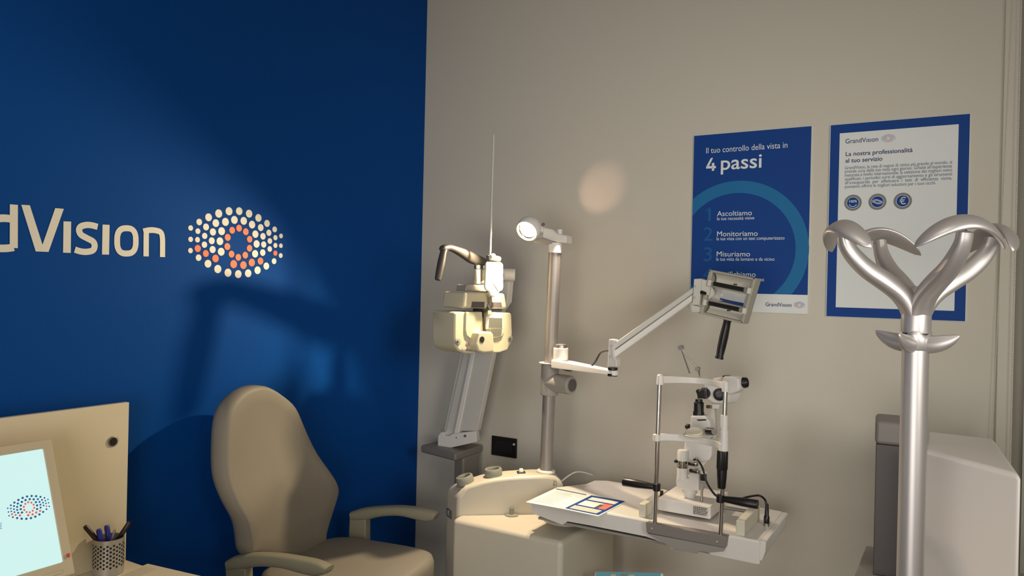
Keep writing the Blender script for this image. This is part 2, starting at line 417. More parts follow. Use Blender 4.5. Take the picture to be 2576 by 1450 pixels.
for i, (bx, by, br) in enumerate(((2145.7,510.4,20.3),(2207.3,508,20.5),(2270.9,506,20.8))):
    c = pp(bx, by); c.y = YB; r = br*(c-CAM).dot(FW)/F
    mb = MB(); disc(mb, c+NY*0.0012, r, EX, EZ, 40)
    bd = mb.build('badge', 'badge_grey', p2, smooth=False)
    mb = MB(); disc(mb, c+NY*0.0016, r*0.72, EX, EZ, 40); mb.build('badge_rim', 'print_white', bd, smooth=False)
    mb = MB(); disc(mb, c+NY*0.002, r*0.67, EX, EZ, 40); mb.build('badge_centre', 'poster_blue', bd, smooth=False)
    mb = MB()
    if i == 0:
        text_on(mb, '100%', c+V((-r*0.42, 0, 0.02*r)), c+V((r*0.46, 0, 0.02*r)), r*0.3, EZ, NY, 0.01, 0.0024)
        ringf(mb, c+NY*0.0024+V((0, 0, -0.05*r)), r*0.4, r*0.47, EX, EZ, 20, math.radians(200), math.radians(340))
    elif i == 1:
        for s_, off in ((1, 0.14), (-1, -0.14)):
            for dx, dz, ww in ((0, 0, 0.07), (0.02*s_, -0.13*s_, 0.05)):
                A = [c+NY*0.0024+V((r*(dx+s_*(-0.55+1.1*k/14)), 0, r*(dz+off+s_*0.13*math.sin(math.pi*1.4*k/14)))) for k in range(15)]
                mb.strip([p+EZ*r*ww/2 for p in A], [p-EZ*r*ww/2 for p in A])
    else:
        text_on(mb, '€', c+V((-r*0.33, 0, -r*0.4)), c+V((r*0.33, 0, -r*0.4)), r*0.82, EZ, NY, 0.0, 0.0024)
    mb.build('badge_print', 'print_white', bd, smooth=False)

# ------------------------------------------------------------------ socket plate
so = thing('wall_socket', 'black rectangular socket plate on the grey wall beside the lamp pole', 'socket', (0.49, 0, 0.88))
MB().b(0.425, 0.556, -0.009, -0.0002, 0.838, 0.925).build('cover_plate', 'black', so, bevel=0.003)
MB().b(0.447, 0.533, -0.011, -0.008, 0.857, 0.908).build('module', 'black_soft', so, bevel=0.002)
MB().cyl((0.544, -0.008, 0.9), (0.544, -0.0115, 0.9), 0.005).build('screw_cap', 'plastic_white', so)

# ------------------------------------------------------------------ window recess at the right edge
bl = thing('roller_blind', 'pale roller blind in the recess at the right edge', 'blind', (3.0, 0.06, 0.3))
MB().b(2.415, 4.2, 0.045, 0.048, 0.35, 2.9).build('fabric', 'blind', bl, smooth=False)
MB().cyl((2.40, 0.05, 2.92), (4.22, 0.05, 2.92), 0.035).build('tube', 'paint_light', bl)
MB().b(2.41, 4.2, 0.035, 0.058, 0.33, 0.355).build('bottom_bar', 'paint_light', bl, bevel=0.004)
def chain(nm, x, y, z0, z1, r, lab, dx=0.0):
    mb = MB(); n = int((z1-z0)/(r*2.4))
    for k in range(n):
        z = z0+(z1-z0)*k/n; xx = x+dx*k/n
        mb.lathe((xx, y, z), EZ, [(0.1*r, 0), (r*0.9, r*0.5), (r*0.9, r*1.3), (0.1*r, r*1.9)], 6)
    mb.cyl((x, y, z0), (x+dx, y, z1), r*0.3, n=6)
    return tag(mb.build(nm, 'sign_white', org=(x, y, z0)), lab, 'chain', 'bead chains of the blind')
c_ = pt(2553, 700, Y=-0.03); chain('bead_chain', c_.x, -0.03, 0.9, 2.95, 0.0026, 'white beaded pull chain hanging beside the dark gap at the right edge')
c_ = pt(2512, 700, Y=-0.016); chain('bead_chain', c_.x-0.012, -0.016, 0.9, 2.95, 0.0016, 'thin white beaded cord hanging against the trim left of the thicker chain', 0.04)

# ------------------------------------------------------------------ examination unit (console)
eu = thing('examination_unit', 'cream moulded console with an arched back and two grey instrument wells', 'instrument unit', (0.75, -0.28, 0))
PX0 = V((0.860, -0.300, 0)); DA = V((math.cos(math.radians(38)), math.sin(math.radians(38)), 0)); DB = V((-DA.y, DA.x, 0)); HT = 0.0575
def un(s_, t_, z_): return PX0+DA*s_+DB*t_+V((0, 0, z_))                # along the diagonal back, across it, up
arch = [(-.384,.0),(-.381,.785),(-.378,.802),(-.368,.816),(-.347,.829),(-.314,.842),(-.25,.861),(-.204,.870),(-.15,.876),(-.1,.879),(-.05,.881),(0,.881),(.03,.876),(.05,.862),(.060,.845),(.063,.80),(.063,0)]
fs_ = lambda x: x+0.036*max(0, min(1, (-0.314-x)/0.05))
MB().loft([[un(fs_(x), -HT, z) for x, z in arch], [un(x, HT, z) for x, z in arch]]).build('arched_back', 'plastic_cream', eu, bevel=0.013, seg=4)
ST = 0.735
plan = [(.632,-.602),(1.087,-.602),(1.087,-.138),(.90,-.138),(.80,-.33),(.622,-.53)]
MB().prism([V((x, y, 0)) for x, y in plan], (0, 0, ST)).build('lower_cabinet', 'plastic_cream', eu, bevel=0.018, seg=5)
for s_, zb_, sl in ((-0.311, 0.8425, 0.30), (-0.204, 0.8695, 0.12)):
    slope = (EZ-DA*sl).normalized(); c = un(s_, 0, zb_)-slope*0.002
    ring = MB().lathe(c, slope, [(0.024,0.0),(0.033,0.0),(0.034,0.004),(0.034,0.026),(0.031,0.030),(0.026,0.030),(0.024,0.026),(0.024,0.0)], 32, cap=False).build('well_ring', 'grey_green', eu)
    MB().cyl(c+slope*0.004, c+slope*0.012, 0.0245, n=28).build('well_floor', 'grey_dark', ring)
c = un(-0.097, 0.0, 0.879)
sw = MB().box(c+V((0,0,0.001)), (0.032, 0.026, 0.008), ax=DA, ay=DB).build('switch_plate', 'black', eu, bevel=0.002)
MB().lathe(c+V((0.0,0,0.004)), EZ, [(0.010,0),(0.010,0.006),(0.007,0.012),(0.001,0.014)], 20).build('switch_button', 'sign_white', sw)
c = pt(1287, 1297, Z=ST)
kd = MB().lathe((c.x, c.y, ST+0.0005), EZ, [(0.026,0),(0.026,0.003),(0.007,0.004),(0.007,0.018),(0.0065,0.021),(0.0065,0.027)], 28).build('lock_knob', 'grey_green', eu)
mb = MB(); ef = lambda u, z: un(-0.384+0.036*u, HT-2*HT*u, z); text_on(mb, 'IC30', ef(0.10, 0.705), ef(0.60, 0.705), 0.032, EZ, (-0.568, -0.825, 0), 0.0, 0.001)
mb.build('model_lettering', 'black', eu, smooth=False)

# ------------------------------------------------------------------ lamp pole and exam lamp
PB, PT = V((0.860, -0.30, 0.8815)), V((0.878, -0.30, 1.737))
pd = (PT-PB).normalized()
lp = thing('examination_lamp', 'lit white dome lamp on a tall grey pole standing on the console', 'lamp', PB)
MB().cyl(PB, PT, 0.0245, n=32).build('pole', 'pole_grey', lp)
MB().lathe(PB, pd, [(0.036,0),(0.036,0.006),(0.030,0.010),(0.0255,0.010)], 32).build('pole_base_ring', 'plastic_white', lp)
MB().cyl(PT-pd*0.002, PT+pd*0.037, 0.027, n=32).build('top_collar', 'plastic_white', lp)
q = lambda x, y, Y=-0.30: pt(x, y, Y=Y)
MB().prism([q(*p, -0.328) for p in ((1366,572),(1390,577),(1402,588),(1424,592),(1424,612),(1384,607),(1363,599))], (0, 0.056, 0)).build('bracket', 'plastic_white', lp, bevel=0.006)
MB().cyl(q(1408,578), q(1408,590), 0.011).build('bracket_knob', 'plastic_white', lp)
MB().lathe(q(1366,566), (q(1372,562)-q(1366,570)), [(0.005,-0.004),(0.006,0.0),(0.006,0.006),(0.003,0.009)], 16).build('tilt_screw', 'steel', lp)
MB().prism([q(*p, -0.335) for p in ((1338,603),(1366,599),(1388,606),(1385,614),(1362,614),(1342,610))], (0, 0.05, 0)).build('arm_plate', 'grey_mid', lp, bevel=0.003)
LC = pt(1325, 582, Y=-0.375)
tc = (CAM-LC).normalized()
LN = (tc*0.74 + 0.67*(-R2*0.62 - U2*0.78)).normalized()
dome = []
for k in range(13):
    t = math.pi/2*k/12
    dome.append((0.047*math.cos(t)+0.0005, -0.018-0.052*math.sin(t)))
hd = MB().lathe(LC, LN, [(0.033,-0.012),(0.0415,0.001),(0.0435,0.001),(0.0465,-0.006)]+dome, 40, cap=False).build('lamp_head', 'plastic_white', lp)
MB().lathe(LC, LN, [(0.0005,-0.006),(0.020,-0.0065),(0.0315,-0.009)], 40, cap=False).build('lamp_lens', 'lens', hd)
MB().lathe(LC, LN, [(0.0355,-0.006),(0.033,-0.008),(0.0312,-0.0105)], 40, cap=False).build('lens_rim', 'chrome', hd)
MB().cyl(LC-LN*0.05, pt(1385, 590, Y=-0.30), 0.014).build('neck', 'plastic_white', lp)
bulb = bpy.data.lights.new('lamp_bulb', 'SPOT'); bulb.energy = 50; bulb.color = (1.0, 0.80, 0.52)
bulb.spot_size = math.radians(138); bulb.spot_blend = 0.40; bulb.shadow_soft_size = 0.014
bo_ = bpy.data.objects.new('lamp_bulb', bulb); COL.objects.link(bo_); bo_.location = LC+LN*0.012-ORG[lp.name]; bo_.parent = lp
BD = V((-0.02, -0.785, -0.64)).normalized()
bo_.rotation_euler = BD.to_track_quat('-Z', 'Y').to_euler()
spill = bpy.data.lights.new('lamp_spill', 'SPOT'); spill.energy = 26; spill.color = (1.0, 0.80, 0.66)
spill.spot_size = math.radians(98); spill.spot_blend = 0.6; spill.shadow_soft_size = 0.03
so_ = bpy.data.objects.new('lamp_spill', spill); COL.objects.link(so_); sw_ = V((0.905, -0.318, 1.765)); so_.location = sw_-ORG[lp.name]; so_.parent = lp
so_.rotation_euler = V((0.36, -0.33, -0.86)).to_track_quat('-Z', 'Y').to_euler()
sp = bpy.data.lights.new('lamp_vent_glow', 'SPOT'); sp.energy = 1.6; sp.color = (1.0, 0.62, 0.45); sp.spot_size = math.radians(38); sp.spot_blend = 0.8; sp.shadow_soft_size = 0.006
spo = bpy.data.objects.new('lamp_vent_glow', sp); COL.objects.link(spo)
sl = LC-LN*0.09+V((0.02, 0.0, 0.02)); spo.location = sl-ORG[lp.name]; spo.parent = lp
spo.rotation_euler = (pt(1508, 480, Y=0)-sl).to_track_quat('-Z', 'Y').to_euler()

# ------------------------------------------------------------------ magnifier lamp on a swing arm
q = lambda cx, cy, Y=-0.30: pt(1380+cx/4.0276, 640+cy/4.0276, Y=Y+armY(cx))
def armY(cx):
    K_ = ((0, 0), (60, 0), (170, -0.045), (640, -0.165), (1460, -0.05), (1800, 0.0), (3000, 0.0))
    for (a, b), (c, d) in zip(K_, K_[1:]):
        if cx <= c: return b+(d-b)*(cx-a)/(c-a)
    return 0
def onpole(z): return PB+pd*((z-PB.z)/pd.z)
zc = pt(1380, 960, Y=-0.3).z
ml = thing('magnifier_lamp', 'jointed white arm on the pole carrying a square two-tube magnifier with black handle', 'magnifier lamp', onpole(zc))
a = onpole(pt(1380,961,Y=-.3).z); b_ = q(250, 1303, -0.36)
dd = (V((b_.x, -0.33, a.z-0.004))-a).normalized()
cl = MB().cyl(a, a+dd*0.108, 0.036, n=32).build('clamp_barrel', 'grey_mid', ml, bevel=0.006)
MB().cyl(a+dd*0.1075, a+dd*0.112, 0.023, n=28).build('clamp_knob', 'grey_dark', cl)
zt = q(300, 1135).z; zl = (q(300, 1215).z+q(660, 1215).z)/2
MB().cyl(onpole(pt(1378,994,Y=-.3).z), onpole(zl+0.0115), 0.0345, n=32).build('pole_clamp', 'grey_mid', ml, bevel=0.004)
aL = q(120, 1170); aR = q(660, 1190)
pz_ = onpole(zl+0.012)
MB().lathe(pz_, EZ, [(0.026,0),(0.044,0),(0.044,0.003),(0.026,0.003),(0.026,0)], 32, cap=False).build('clamp_plate', 'plastic_white', ml)
MB().prism([pz_+V((0.0,-0.03,0.0)), pz_+V((0.0,0.03,0)), (aL.x, aL.y+0.03, zl+0.012), (aL.x, aL.y-0.03, zl+0.012)], (0,0,0.003)).build('clamp_plate', 'plastic_white', ml)
pl = []; AD = math.atan2(aR.y-aL.y, aR.x-aL.x)
for k in range(17):
    t = math.pi/2+math.pi*k/16; pl.append(V((aL.x+0.036*math.cos(t+AD), aL.y+0.034*math.sin(t+AD), zl)))
for k in range(9):
    t = -math.pi/2+math.pi*k/8; pl.append(V((aR.x+0.016*math.cos(t+AD), aR.y+0.017*math.sin(t+AD), zl+0.006)))
MB().loft([pl, [p+V((0, 0, (0.03 if p.x < aL.x+0.06 else 0.018))) for p in pl]]).build('flat_arm', 'plastic_white', ml, bevel=0.003)
cp0 = q(170, 1130); cp1 = q(172, 958)
pc = MB().cyl((aL.x, aL.y, zl+0.028), (aL.x, aL.y, cp1.z), 0.0285, n=32).build('pivot_post', 'plastic_white', ml, bevel=0.003)
MB().lathe((aL.x, aL.y, cp1.z-0.001), EZ, [(0.0225,0),(0.0225,0.010),(0.021,0.014),(0.012,0.016)], 32).build('post_cap', 'steel', pc)
bx = q(645, 1000); bz0 = q(645, 1140).z; bz1 = q(635, 862).z
br = MB().prism([q(612,862,-0.318), q(668,868,-0.318), q(660,1040,-0.318), q(690,1075,-0.318), q(690,1140,-0.318), q(598,1140,-0.318)], (0, 0.036, 0)).build('arm_bracket', 'plastic_white', ml, bevel=0.002)
for cy in (930, 1037): MB().cyl(q(640, cy, -0.3175), q(640, cy, -0.3215), 0.004).build('bolt', 'pole_grey', br)
zr = q(640, 1152).z
MB().cyl((aR.x-0.004, aR.y, zr-0.006), (aR.x-0.004, aR.y, zr+0.001), 0.0175).build('pivot_ring', 'black', ml)
zr = q(640, 1218).z
MB().cyl((aR.x-0.004, aR.y, zr-0.006), (aR.x-0.004, aR.y, zr+0.003), 0.0175).build('pivot_ring', 'black', ml)
MB().prism([q(662,905,-0.314), q(1466,332,-0.314), q(1468,395,-0.314), q(662,968,-0.314)], (0, 0.028, 0)).build('parallel_arm', 'paint_light', ml, bevel=0.003)
MB().prism([q(662,978,-0.312), q(1464,402,-0.312), q(1455,478,-0.312), q(664,1052,-0.312)], (0, 0.024, 0)).build('parallel_arm', 'plastic_white', ml, bevel=0.003)
jb = MB().prism([q(1472,250,-0.32), q(1555,246,-0.32), q(1530,515,-0.32), q(1458,515,-0.32)], (0, 0.04, 0)).build('head_bracket', 'paint_light', ml, bevel=0.002)
for cx, cy in ((1482, 325), (1478, 440)): MB().cyl(q(cx, cy, -0.3195), q(cx, cy, -0.3235), 0.004).build('bolt', 'pole_grey', jb)
MB().prism([q(1446,512,-0.318), q(1535,530,-0.318), q(1530,588,-0.318), q(1446,588,-0.318)], (0, 0.03, 0)).build('head_clip', 'paint_light', jb, bevel=0.002)
MB().cyl(q(1548,385,-0.325), q(1600,400,-0.31), 0.006).build('tilt_pin', 'black', jb)
MB().prism([q(1550,255,-0.318), q(1650,270,-0.318), q(1630,420,-0.318), q(1540,400,-0.318)], (0, 0.03, 0)).build('head_plate', 'paint_light', jb, bevel=0.002)
MB().tube([q(438,1133,-0.29), q(475,1090,-0.285), q(520,1010,-0.28), q(560,985,-0.285), q(606,978,-0.29)], 0.0032, 10).build('cable', 'black', ml)
ad_ = V((math.cos(AD), math.sin(AD), 0)); a0_ = V((aL.x, aL.y, zl))
MB().tube([a0_+ad_*0.0+V((0,0,0.001)), a0_+ad_*0.03+V((0,0,-0.004)), a0_+ad_*0.065+V((0,0,-0.003)), a0_+ad_*0.095+V((0,0,0.006))], 0.003, 10).build('cable', 'black', ml)
# the square head
HC = q(1815, 430, -0.350)
hn = ((CAM-HC).normalized()-R2*0.40+U2*0.02).normalized()
h = lambda cx, cy, o=0.0: pt(1380+cx/4.0276, 640+cy/4.0276, P=HC, N=hn)+hn*o
TL, TR, BR, BL = h(1625,155), h(2105,245), h(1970,710), h(1520,600)
def bil(u, v, o=0.0): return (TL*(1-u)+TR*u)*(1-v)+(BL*(1-u)+BR*u)*v+hn*o
def framequads(mb, o0, o1, u0, u1, v0, v1):
    """a frame with a rectangular hole, from depth o0 to o1"""
    O = [bil(*p, o0) for p in ((0,0),(1,0),(1,1),(0,1))]; I = [bil(*p, o0) for p in ((u0,v0),(u1,v0),(u1,v1),(u0,v1))]
    O2 = [p+hn*(o1-o0) for p in O]; I2 = [p+hn*(o1-o0) for p in I]
    mb.add(O+I+O2+I2, [(k, (k+1)%4, 4+(k+1)%4, 4+k) for k in range(4)]+[(8+k, 12+k, 12+(k+1)%4, 8+(k+1)%4) for k in range(4)]
           +[(k, 8+k, 8+(k+1)%4, (k+1)%4) for k in range(4)]+[(4+k, 4+(k+1)%4, 12+(k+1)%4, 12+k) for k in range(4)])
mb = MB(); framequads(mb, -0.058, 0.0, 0.09, 0.93, 0.05, 0.95)
hs = mb.build('lamp_housing', 'housing_beige', ml, bevel=0.003)
mb = MB(); framequads(mb, -0.054, -0.050, 0.27, 0.80, 0.36, 0.66)
# back panel fills housing up to its walls with the viewing window left open
mb.build('back_panel', 'plastic_white', hs, smooth=False)
mb = MB(); nn_ = 14; fr_ = []; bk_ = []
for j in range(nn_+1):
    for i in range(nn_+1):
        u, v = i/nn_, j/nn_; r_ = 1-((u-0.5)**2+(v-0.5)**2)/0.5
        fr_.append(bil(0.27+0.53*u, 0.36+0.30*v, -0.049+0.0045*r_)); bk_.append(bil(0.27+0.53*u, 0.36+0.30*v, -0.052-0.0045*r_))
n1 = nn_+1; fs3 = []
for j in range(nn_):
    for i in range(nn_):
        a = j*n1+i; fs3 += [(a, a+1, a+n1+1, a+n1), (a+n1*n1, a+n1*n1+n1, a+n1*n1+n1+1, a+n1*n1+1)]
rim_ = [i for i in range(n1)]+[j*n1+nn_ for j in range(1, n1)]+[nn_*n1+i for i in range(nn_-1, -1, -1)]+[j*n1 for j in range(nn_-1, 0, -1)]
for k in range(len(rim_)):
    a, b = rim_[k], rim_[(k+1) % len(rim_)]; fs3.append((a, a+n1*n1, b+n1*n1, b))
mb.add(fr_+bk_, fs3); mb.build('magnifying_lens', 'clear_glass', hs)
for v0, v1 in ((0.055, 0.37), (0.64, 0.945)):
    A = []; B = []
    for k in range(11):
        t = k/10; vv = v0+(v1-v0)*t; o = -0.010-0.030*math.sin(math.pi*t)*0.9 if True else 0
        A.append(bil(0.13, vv, o)); B.append(bil(0.92, vv, o))
    MB().strip(A, B).build('reflector', 'sign_white', hs)
A = [bil(0.13+0.0+0.09*math.sin(math.pi*k/10), 0.36+0.29*k/10, -0.008) for k in range(11)]
B = [bil(0.10, 0.36+0.29*k/10, -0.012) for k in range(11)]
MB().strip(A, B).build('side_reflector', 'sign_white', hs)
for (ax_, ay_), (bx_, by_) in (((1680,300),(2005,365)), ((1632,497),(1955,567))):
    A, B = h(ax_, ay_, 0.004), h(bx_, by_, 0.004); d = (B-A).normalized()
    tb = MB().cyl(A, B-d*0.006, 0.0075, n=20).build('fluorescent_tube', 'black', hs)
    MB().cyl(B-d*0.008, B+d*0.008, 0.0075, n=20).build('tube_end', 'glass_tube', tb)
    MB().cyl(A-d*0.012, A+d*0.002, 0.004, n=12).build('tube_pin', 'steel', tb)
    for P_ in (A-d*0.014, B+d*0.012):
        MB().box(P_, (0.012, 0.020, 0.018), d, hn.cross(d), hn).build('tube_holder', 'sign_white', tb, bevel=0.002)
for cx, cy in ((1632,172), (2080,248), (1525,585), (1958,688)):
    MB().cyl(h(cx, cy, -0.002), h(cx, cy, 0.001), 0.0026, n=10).build('screw', 'grey_dark', hs)
for cx, cy in ((1875,305), (1808,570)):
    MB().cyl(h(cx, cy, -0.03), h(cx, cy, -0.005), 0.0025, n=10).build('reflector_stud', 'black', hs)
g0, g1 = h(1790, 655, -0.026), h(1700, 1062, -0.026); gd = (g1-g0)
mb = MB(); L_ = gd.length
mb.lathe(g0, gd, [(0.0145,0),(0.0150,0.004),(0.0125,0.010),(0.0135,L_*0.2),(0.0150,L_*0.45),(0.0145,L_*0.7),(0.0125,L_*0.93),(0.0145,L_*0.96),(0.0145,L_)], 28)
mb.build('handle', 'black', ml)

# ------------------------------------------------------------------ phoropter stand
TZ = 0.879
def pz(x, y): return pt(x, y, Z=TZ)
cs = V((0.31, -0.12, 0))
pst = thing('phoropter_stand', 'grey column stand with a tray top beside the blue wall corner', 'stand', cs)
tr = [pt(1058,1120,Z=TZ), pt(1146,1142,Z=TZ), pt(1223,1117,Z=TZ)]
u1 = tr[0]-tr[1]; u2 = tr[2]-tr[1]
tr4 = [tr[1], tr[2], tr[1]+u1*0.95+u2*0.95, tr[0]]
tr4 = [V((max(p.x, 0.012), min(p.y, -0.012), TZ)) for p in tr4]
MB().prism(tr4, (0, 0, -0.034)).build('tray_top', 'grey', pst, bevel=0.010, seg=4)
bot = [(1140,1152),(1204,1150)]
a = pt(1143,1160,P=tr[1]+u1*0.05+u2*0.05,N=V((FW.x,FW.y,0)))
cu_ = u2.normalized(); cv_ = u1.normalized()
fwh = V((FW.x, FW.y, 0)).normalized()
def proj(p):
    d = V(p)-CAM; return W/2+F*d.dot(R2)/d.dot(FW)
K0 = pt(1166, 1165, P=tr[1]+fwh*0.05, N=fwh)
def walk(d, px):
    best = min((abs(proj(K0+d*k*0.001)-px), k) for k in range(1, 300)); return best[1]*0.001
la_, lb_ = walk(cu_, 1207), walk(cv_, 1142)
cc4 = [K0, K0+cu_*la_, K0+cu_*la_+cv_*lb_, K0+cv_*lb_]
cc4 = [V((max(p.x, 0.02), min(p.y, -0.02), TZ-0.03)) for p in cc4]
cs_ = sum((p for p in cc4), V((0,0,0)))/4
lo4 = [V((p.x*0.94+cs_.x*0.06, p.y*0.94+cs_.y*0.06, 0.0)) for p in cc4]
MB().loft([lo4, cc4]).build('column', 'grey', pst, bevel=0.012, seg=4)

# ------------------------------------------------------------------ phoropter on its parallel arms
pn = V((0.966, -0.26, 0)).normalized(); ps = V((0.26, 0.966, 0)).normalized()
PC = pt(1205, 835, Y=-0.395)
def c7(cx, cy, o=0.0): return pt(1080+cx/4.533, 600+cy/4.533, P=PC+pn*o, N=pn)      # point on the plane o in front of the head's middle
ph = thing('phoropter', 'cream refractor head with twin lens housings hanging under an angled white arm', 'phoropter', PC)
FO = 0.062
def block(pxs, o_front, depth): return MB().prism([c7(*p, o_front) for p in pxs], -pn*depth)
block(((385,800),(410,612),(865,628),(890,803)), FO, 0.13).build('upper_housing', 'plastic_yellow', ph, bevel=0.010, seg=4)
for pxs in (((480,790),(488,722),(630,725),(628,792)), ((718,790),(715,728),(822,730),(832,792))):
    block(pxs, FO+0.0012, 0.003).build('display_window', 'grey_dark', ph)
lh = block(((290,860),(300,838),(600,838),(612,860),(622,1090),(560,1200),(528,1300),(500,1318),(400,1312),(330,1282),(295,1225),(285,1120)), FO, 0.135).build('lens_housing', 'plastic_yellow', ph, bevel=0.012, seg=4)
rh = block(((660,850),(672,842),(925,850),(938,868),(946,1080),(935,1200),(890,1275),(800,1305),(640,1310),(600,1290),(590,1200),(650,1090)), FO, 0.135).build('lens_housing', 'plastic_yellow', ph, bevel=0.012, seg=4)
block(((418,838),(606,838),(618,1085),(560,1160),(470,1150),(425,1110),(412,1040)), FO+0.006, 0.01).build('raised_panel', 'plastic_yellow', lh, bevel=0.004)
block(((700,842),(850,848),(858,1060),(835,1120),(770,1142),(690,1142)), FO+0.006, 0.01).build('raised_panel', 'plastic_yellow', rh, bevel=0.004)
block(((570,1075),(620,1062),(715,1068),(735,1100),(745,1300),(620,1310),(560,1290),(535,1215)), FO+0.045, 0.05).build('nose_block', 'plastic_yellow', rh, bevel=0.010, seg=4)
MB().lathe(c7(600,1155,FO+0.0452), pn, [(0.012,0),(0.012,0.001),(0.0005,0.001)], 24).build('sight_hole', 'hole', rh)
mw = block(((655,1035),(662,888),(845,895),(848,1035)), FO+0.016, 0.012).build('mirror_window', 'sign_white', rh, bevel=0.004)
block(((680,1018),(686,905),(832,910),(832,1020)), FO+0.0175, 0.002).build('mirror_glass', 'mirror', mw)
for (cx, cy), par in (((323,1180), lh), ((922,1145), rh)):
    kn = MB().lathe(c7(cx, cy, FO), pn, [(0.013,-0.002),(0.013,0.002),(0.010,0.003)], 24).build('dial', 'grey_green', par)
    MB().cyl(c7(cx, cy, FO+0.001), c7(cx, cy, FO+0.012), 0.0035, n=12).build('dial_pin', 'black', kn)
mb = MB(); A, B = c7(366, 1285, FO), c7(490, 1290, FO)
text_on(mb, 'GrandVısıon', A, B, 0.010, EZ, pn, 0.003); mb.build('wordmark', 'ink_blue', lh, smooth=False)
mb = MB(); disc(mb, c7(435, 1205, FO+0.0012), 0.0085, ps, EZ, 20); mb.build('emblem', 'ink_dots', lh, smooth=False)
mb = MB(); disc(mb, c7(438, 1212, FO+0.0018), 0.0045, ps, EZ, 16); mb.build('emblem', 'sign_orange', lh, smooth=False)
block(((612,805),(660,805),(655,940),(625,980),(618,900)), FO-0.02, 0.06).build('centre_rail', 'grey_dark', ph)
MB().cyl(c7(652,850,FO-0.02), c7(690,848,FO+0.03), 0.0085).build('spacing_knob', 'plastic_yellow', ph, bevel=0.002)
block(((410,600),(430,528),(640,532),(660,605)), 0.02, 0.06).build('top_bracket', 'grey_mid', ph, bevel=0.004)
for cx, r in ((545, 0.0125), (622, 0.012)):
    o = 0.01 if cx < 600 else -0.02
    tp = MB().cyl(c7(cx, 520, o), c7(cx, 358, o), r, n=24).build('mount_post', 'plastic_yellow', ph, bevel=0.001)
    MB().lathe(c7(cx, 350, o), EZ, [(0.006,-0.006),(0.006,0),(r*0.95,0.001),(r*0.95,0.014),(r*0.8,0.016)], 24).build('post_knob', 'steel', tp)
# handle: curved bar and drooping grip
hj = V((0.541, -0.580, 1.738)); hm = V((0.555, -0.49, 1.752))
def hp(cx, cy, t): # handle lies on a line leaving the head toward the room
    return pt(1080+cx/4.533, 600+cy/4.533, Y=t)
hp = lambda cx, cy, X: pt(1080+cx/4.533, 600+cy/4.533, X=X)
up_e = [hp(132,108,0.571), hp(150,80,0.573), hp(215,67,0.577), hp(300,88,0.581), hp(400,122,0.584), hp(500,166,0.585), hp(645,240,0.580)]
lo_e = [hp(134,138,0.571), hp(160,148,0.573), hp(218,136,0.577), hp(304,174,0.581), hp(402,238,0.584), hp(500,296,0.585), hp(645,310,0.580)]
up_e, wid = smooth(up_e, [0.009, 0.0125, 0.013, 0.014, 0.016, 0.018, 0.018], 4); lo_e, _ = smooth(lo_e, [0]*7, 4)
rings = []
for p_, q_, w_ in zip(up_e, lo_e, wid):
    m_ = (p_+q_)/2; u_ = (p_-q_)/2
    rings.append([m_+u_*math.copysign(abs(math.sin(a))**0.75, math.sin(a))+V((1,0,0))*w_*math.copysign(abs(math.cos(a))**0.75, math.cos(a)) for a in (2*math.pi*k/18 for k in range(18))])
MB().loft(rings).build('handle_arm', 'grip_grey', ph, angle=60)
g0, g1 = hp(168, 120, 0.572), hp(95, 478, 0.568); gd = g1-g0; L_ = gd.length
MB().lathe(g0, gd, [(0.006,-0.008),(0.0125,-0.004),(0.0135,0.004),(0.0125,L_*0.12),(0.0145,L_*0.4),(0.0135,L_*0.75),(0.0115,L_*0.98),(0.009,L_)], 24).build('grip', 'grip_grey', ph)
# rod with near card
rb, rt_ = c7(690, 760, 0.085), c7(699, -1200+20, 0.085)
rt_ = V((rb.x, rb.y, pt(1234, 338, P=rb, N=pn).z))
MB().cyl(c7(692, 210, 0.085), rt_, 0.0042, n=12).build('card_rod', 'paint_light', ph)
MB().cyl(c7(690, 770, FO+0.004), c7(690, 660, 0.075), 0.008).build('rod_holder', 'steel', ph)
MB().lathe(c7(690,775,FO+0.006), pn, [(0.012,-0.01),(0.012,0.004),(0.008,0.006)], 20).build('rod_knob', 'steel', ph)
MB().box(c7(676, 222, 0.083), (0.016, 0.014, 0.020), ps, pn, EZ).build('rod_clamp', 'grey_dark', ph, bevel=0.002)
cd = block(((650,292),(665,268),(820,272),(843,295),(846,560),(835,598),(800,612),(795,650),(745,668),(700,655),(685,610),(650,590),(636,555)), 0.105, 0.010).build('near_card', 'sign_white', ph, bevel=0.004)
MB().cyl(c7(695, 215, 0.10), c7(800, 240, 0.10), 0.0105).build('card_clamp', 'sign_white', cd, bevel=0.003)
MB().cyl(c7(728, 200, 0.10), c7(735, 180, 0.10), 0.008).build('card_screw', 'sign_white', cd, bevel=0.002)
block(((730,510),(758,508),(792,588),(786,600),(770,575)), 0.1062, 0.002).build('card_arrow', 'grey_mid', cd)
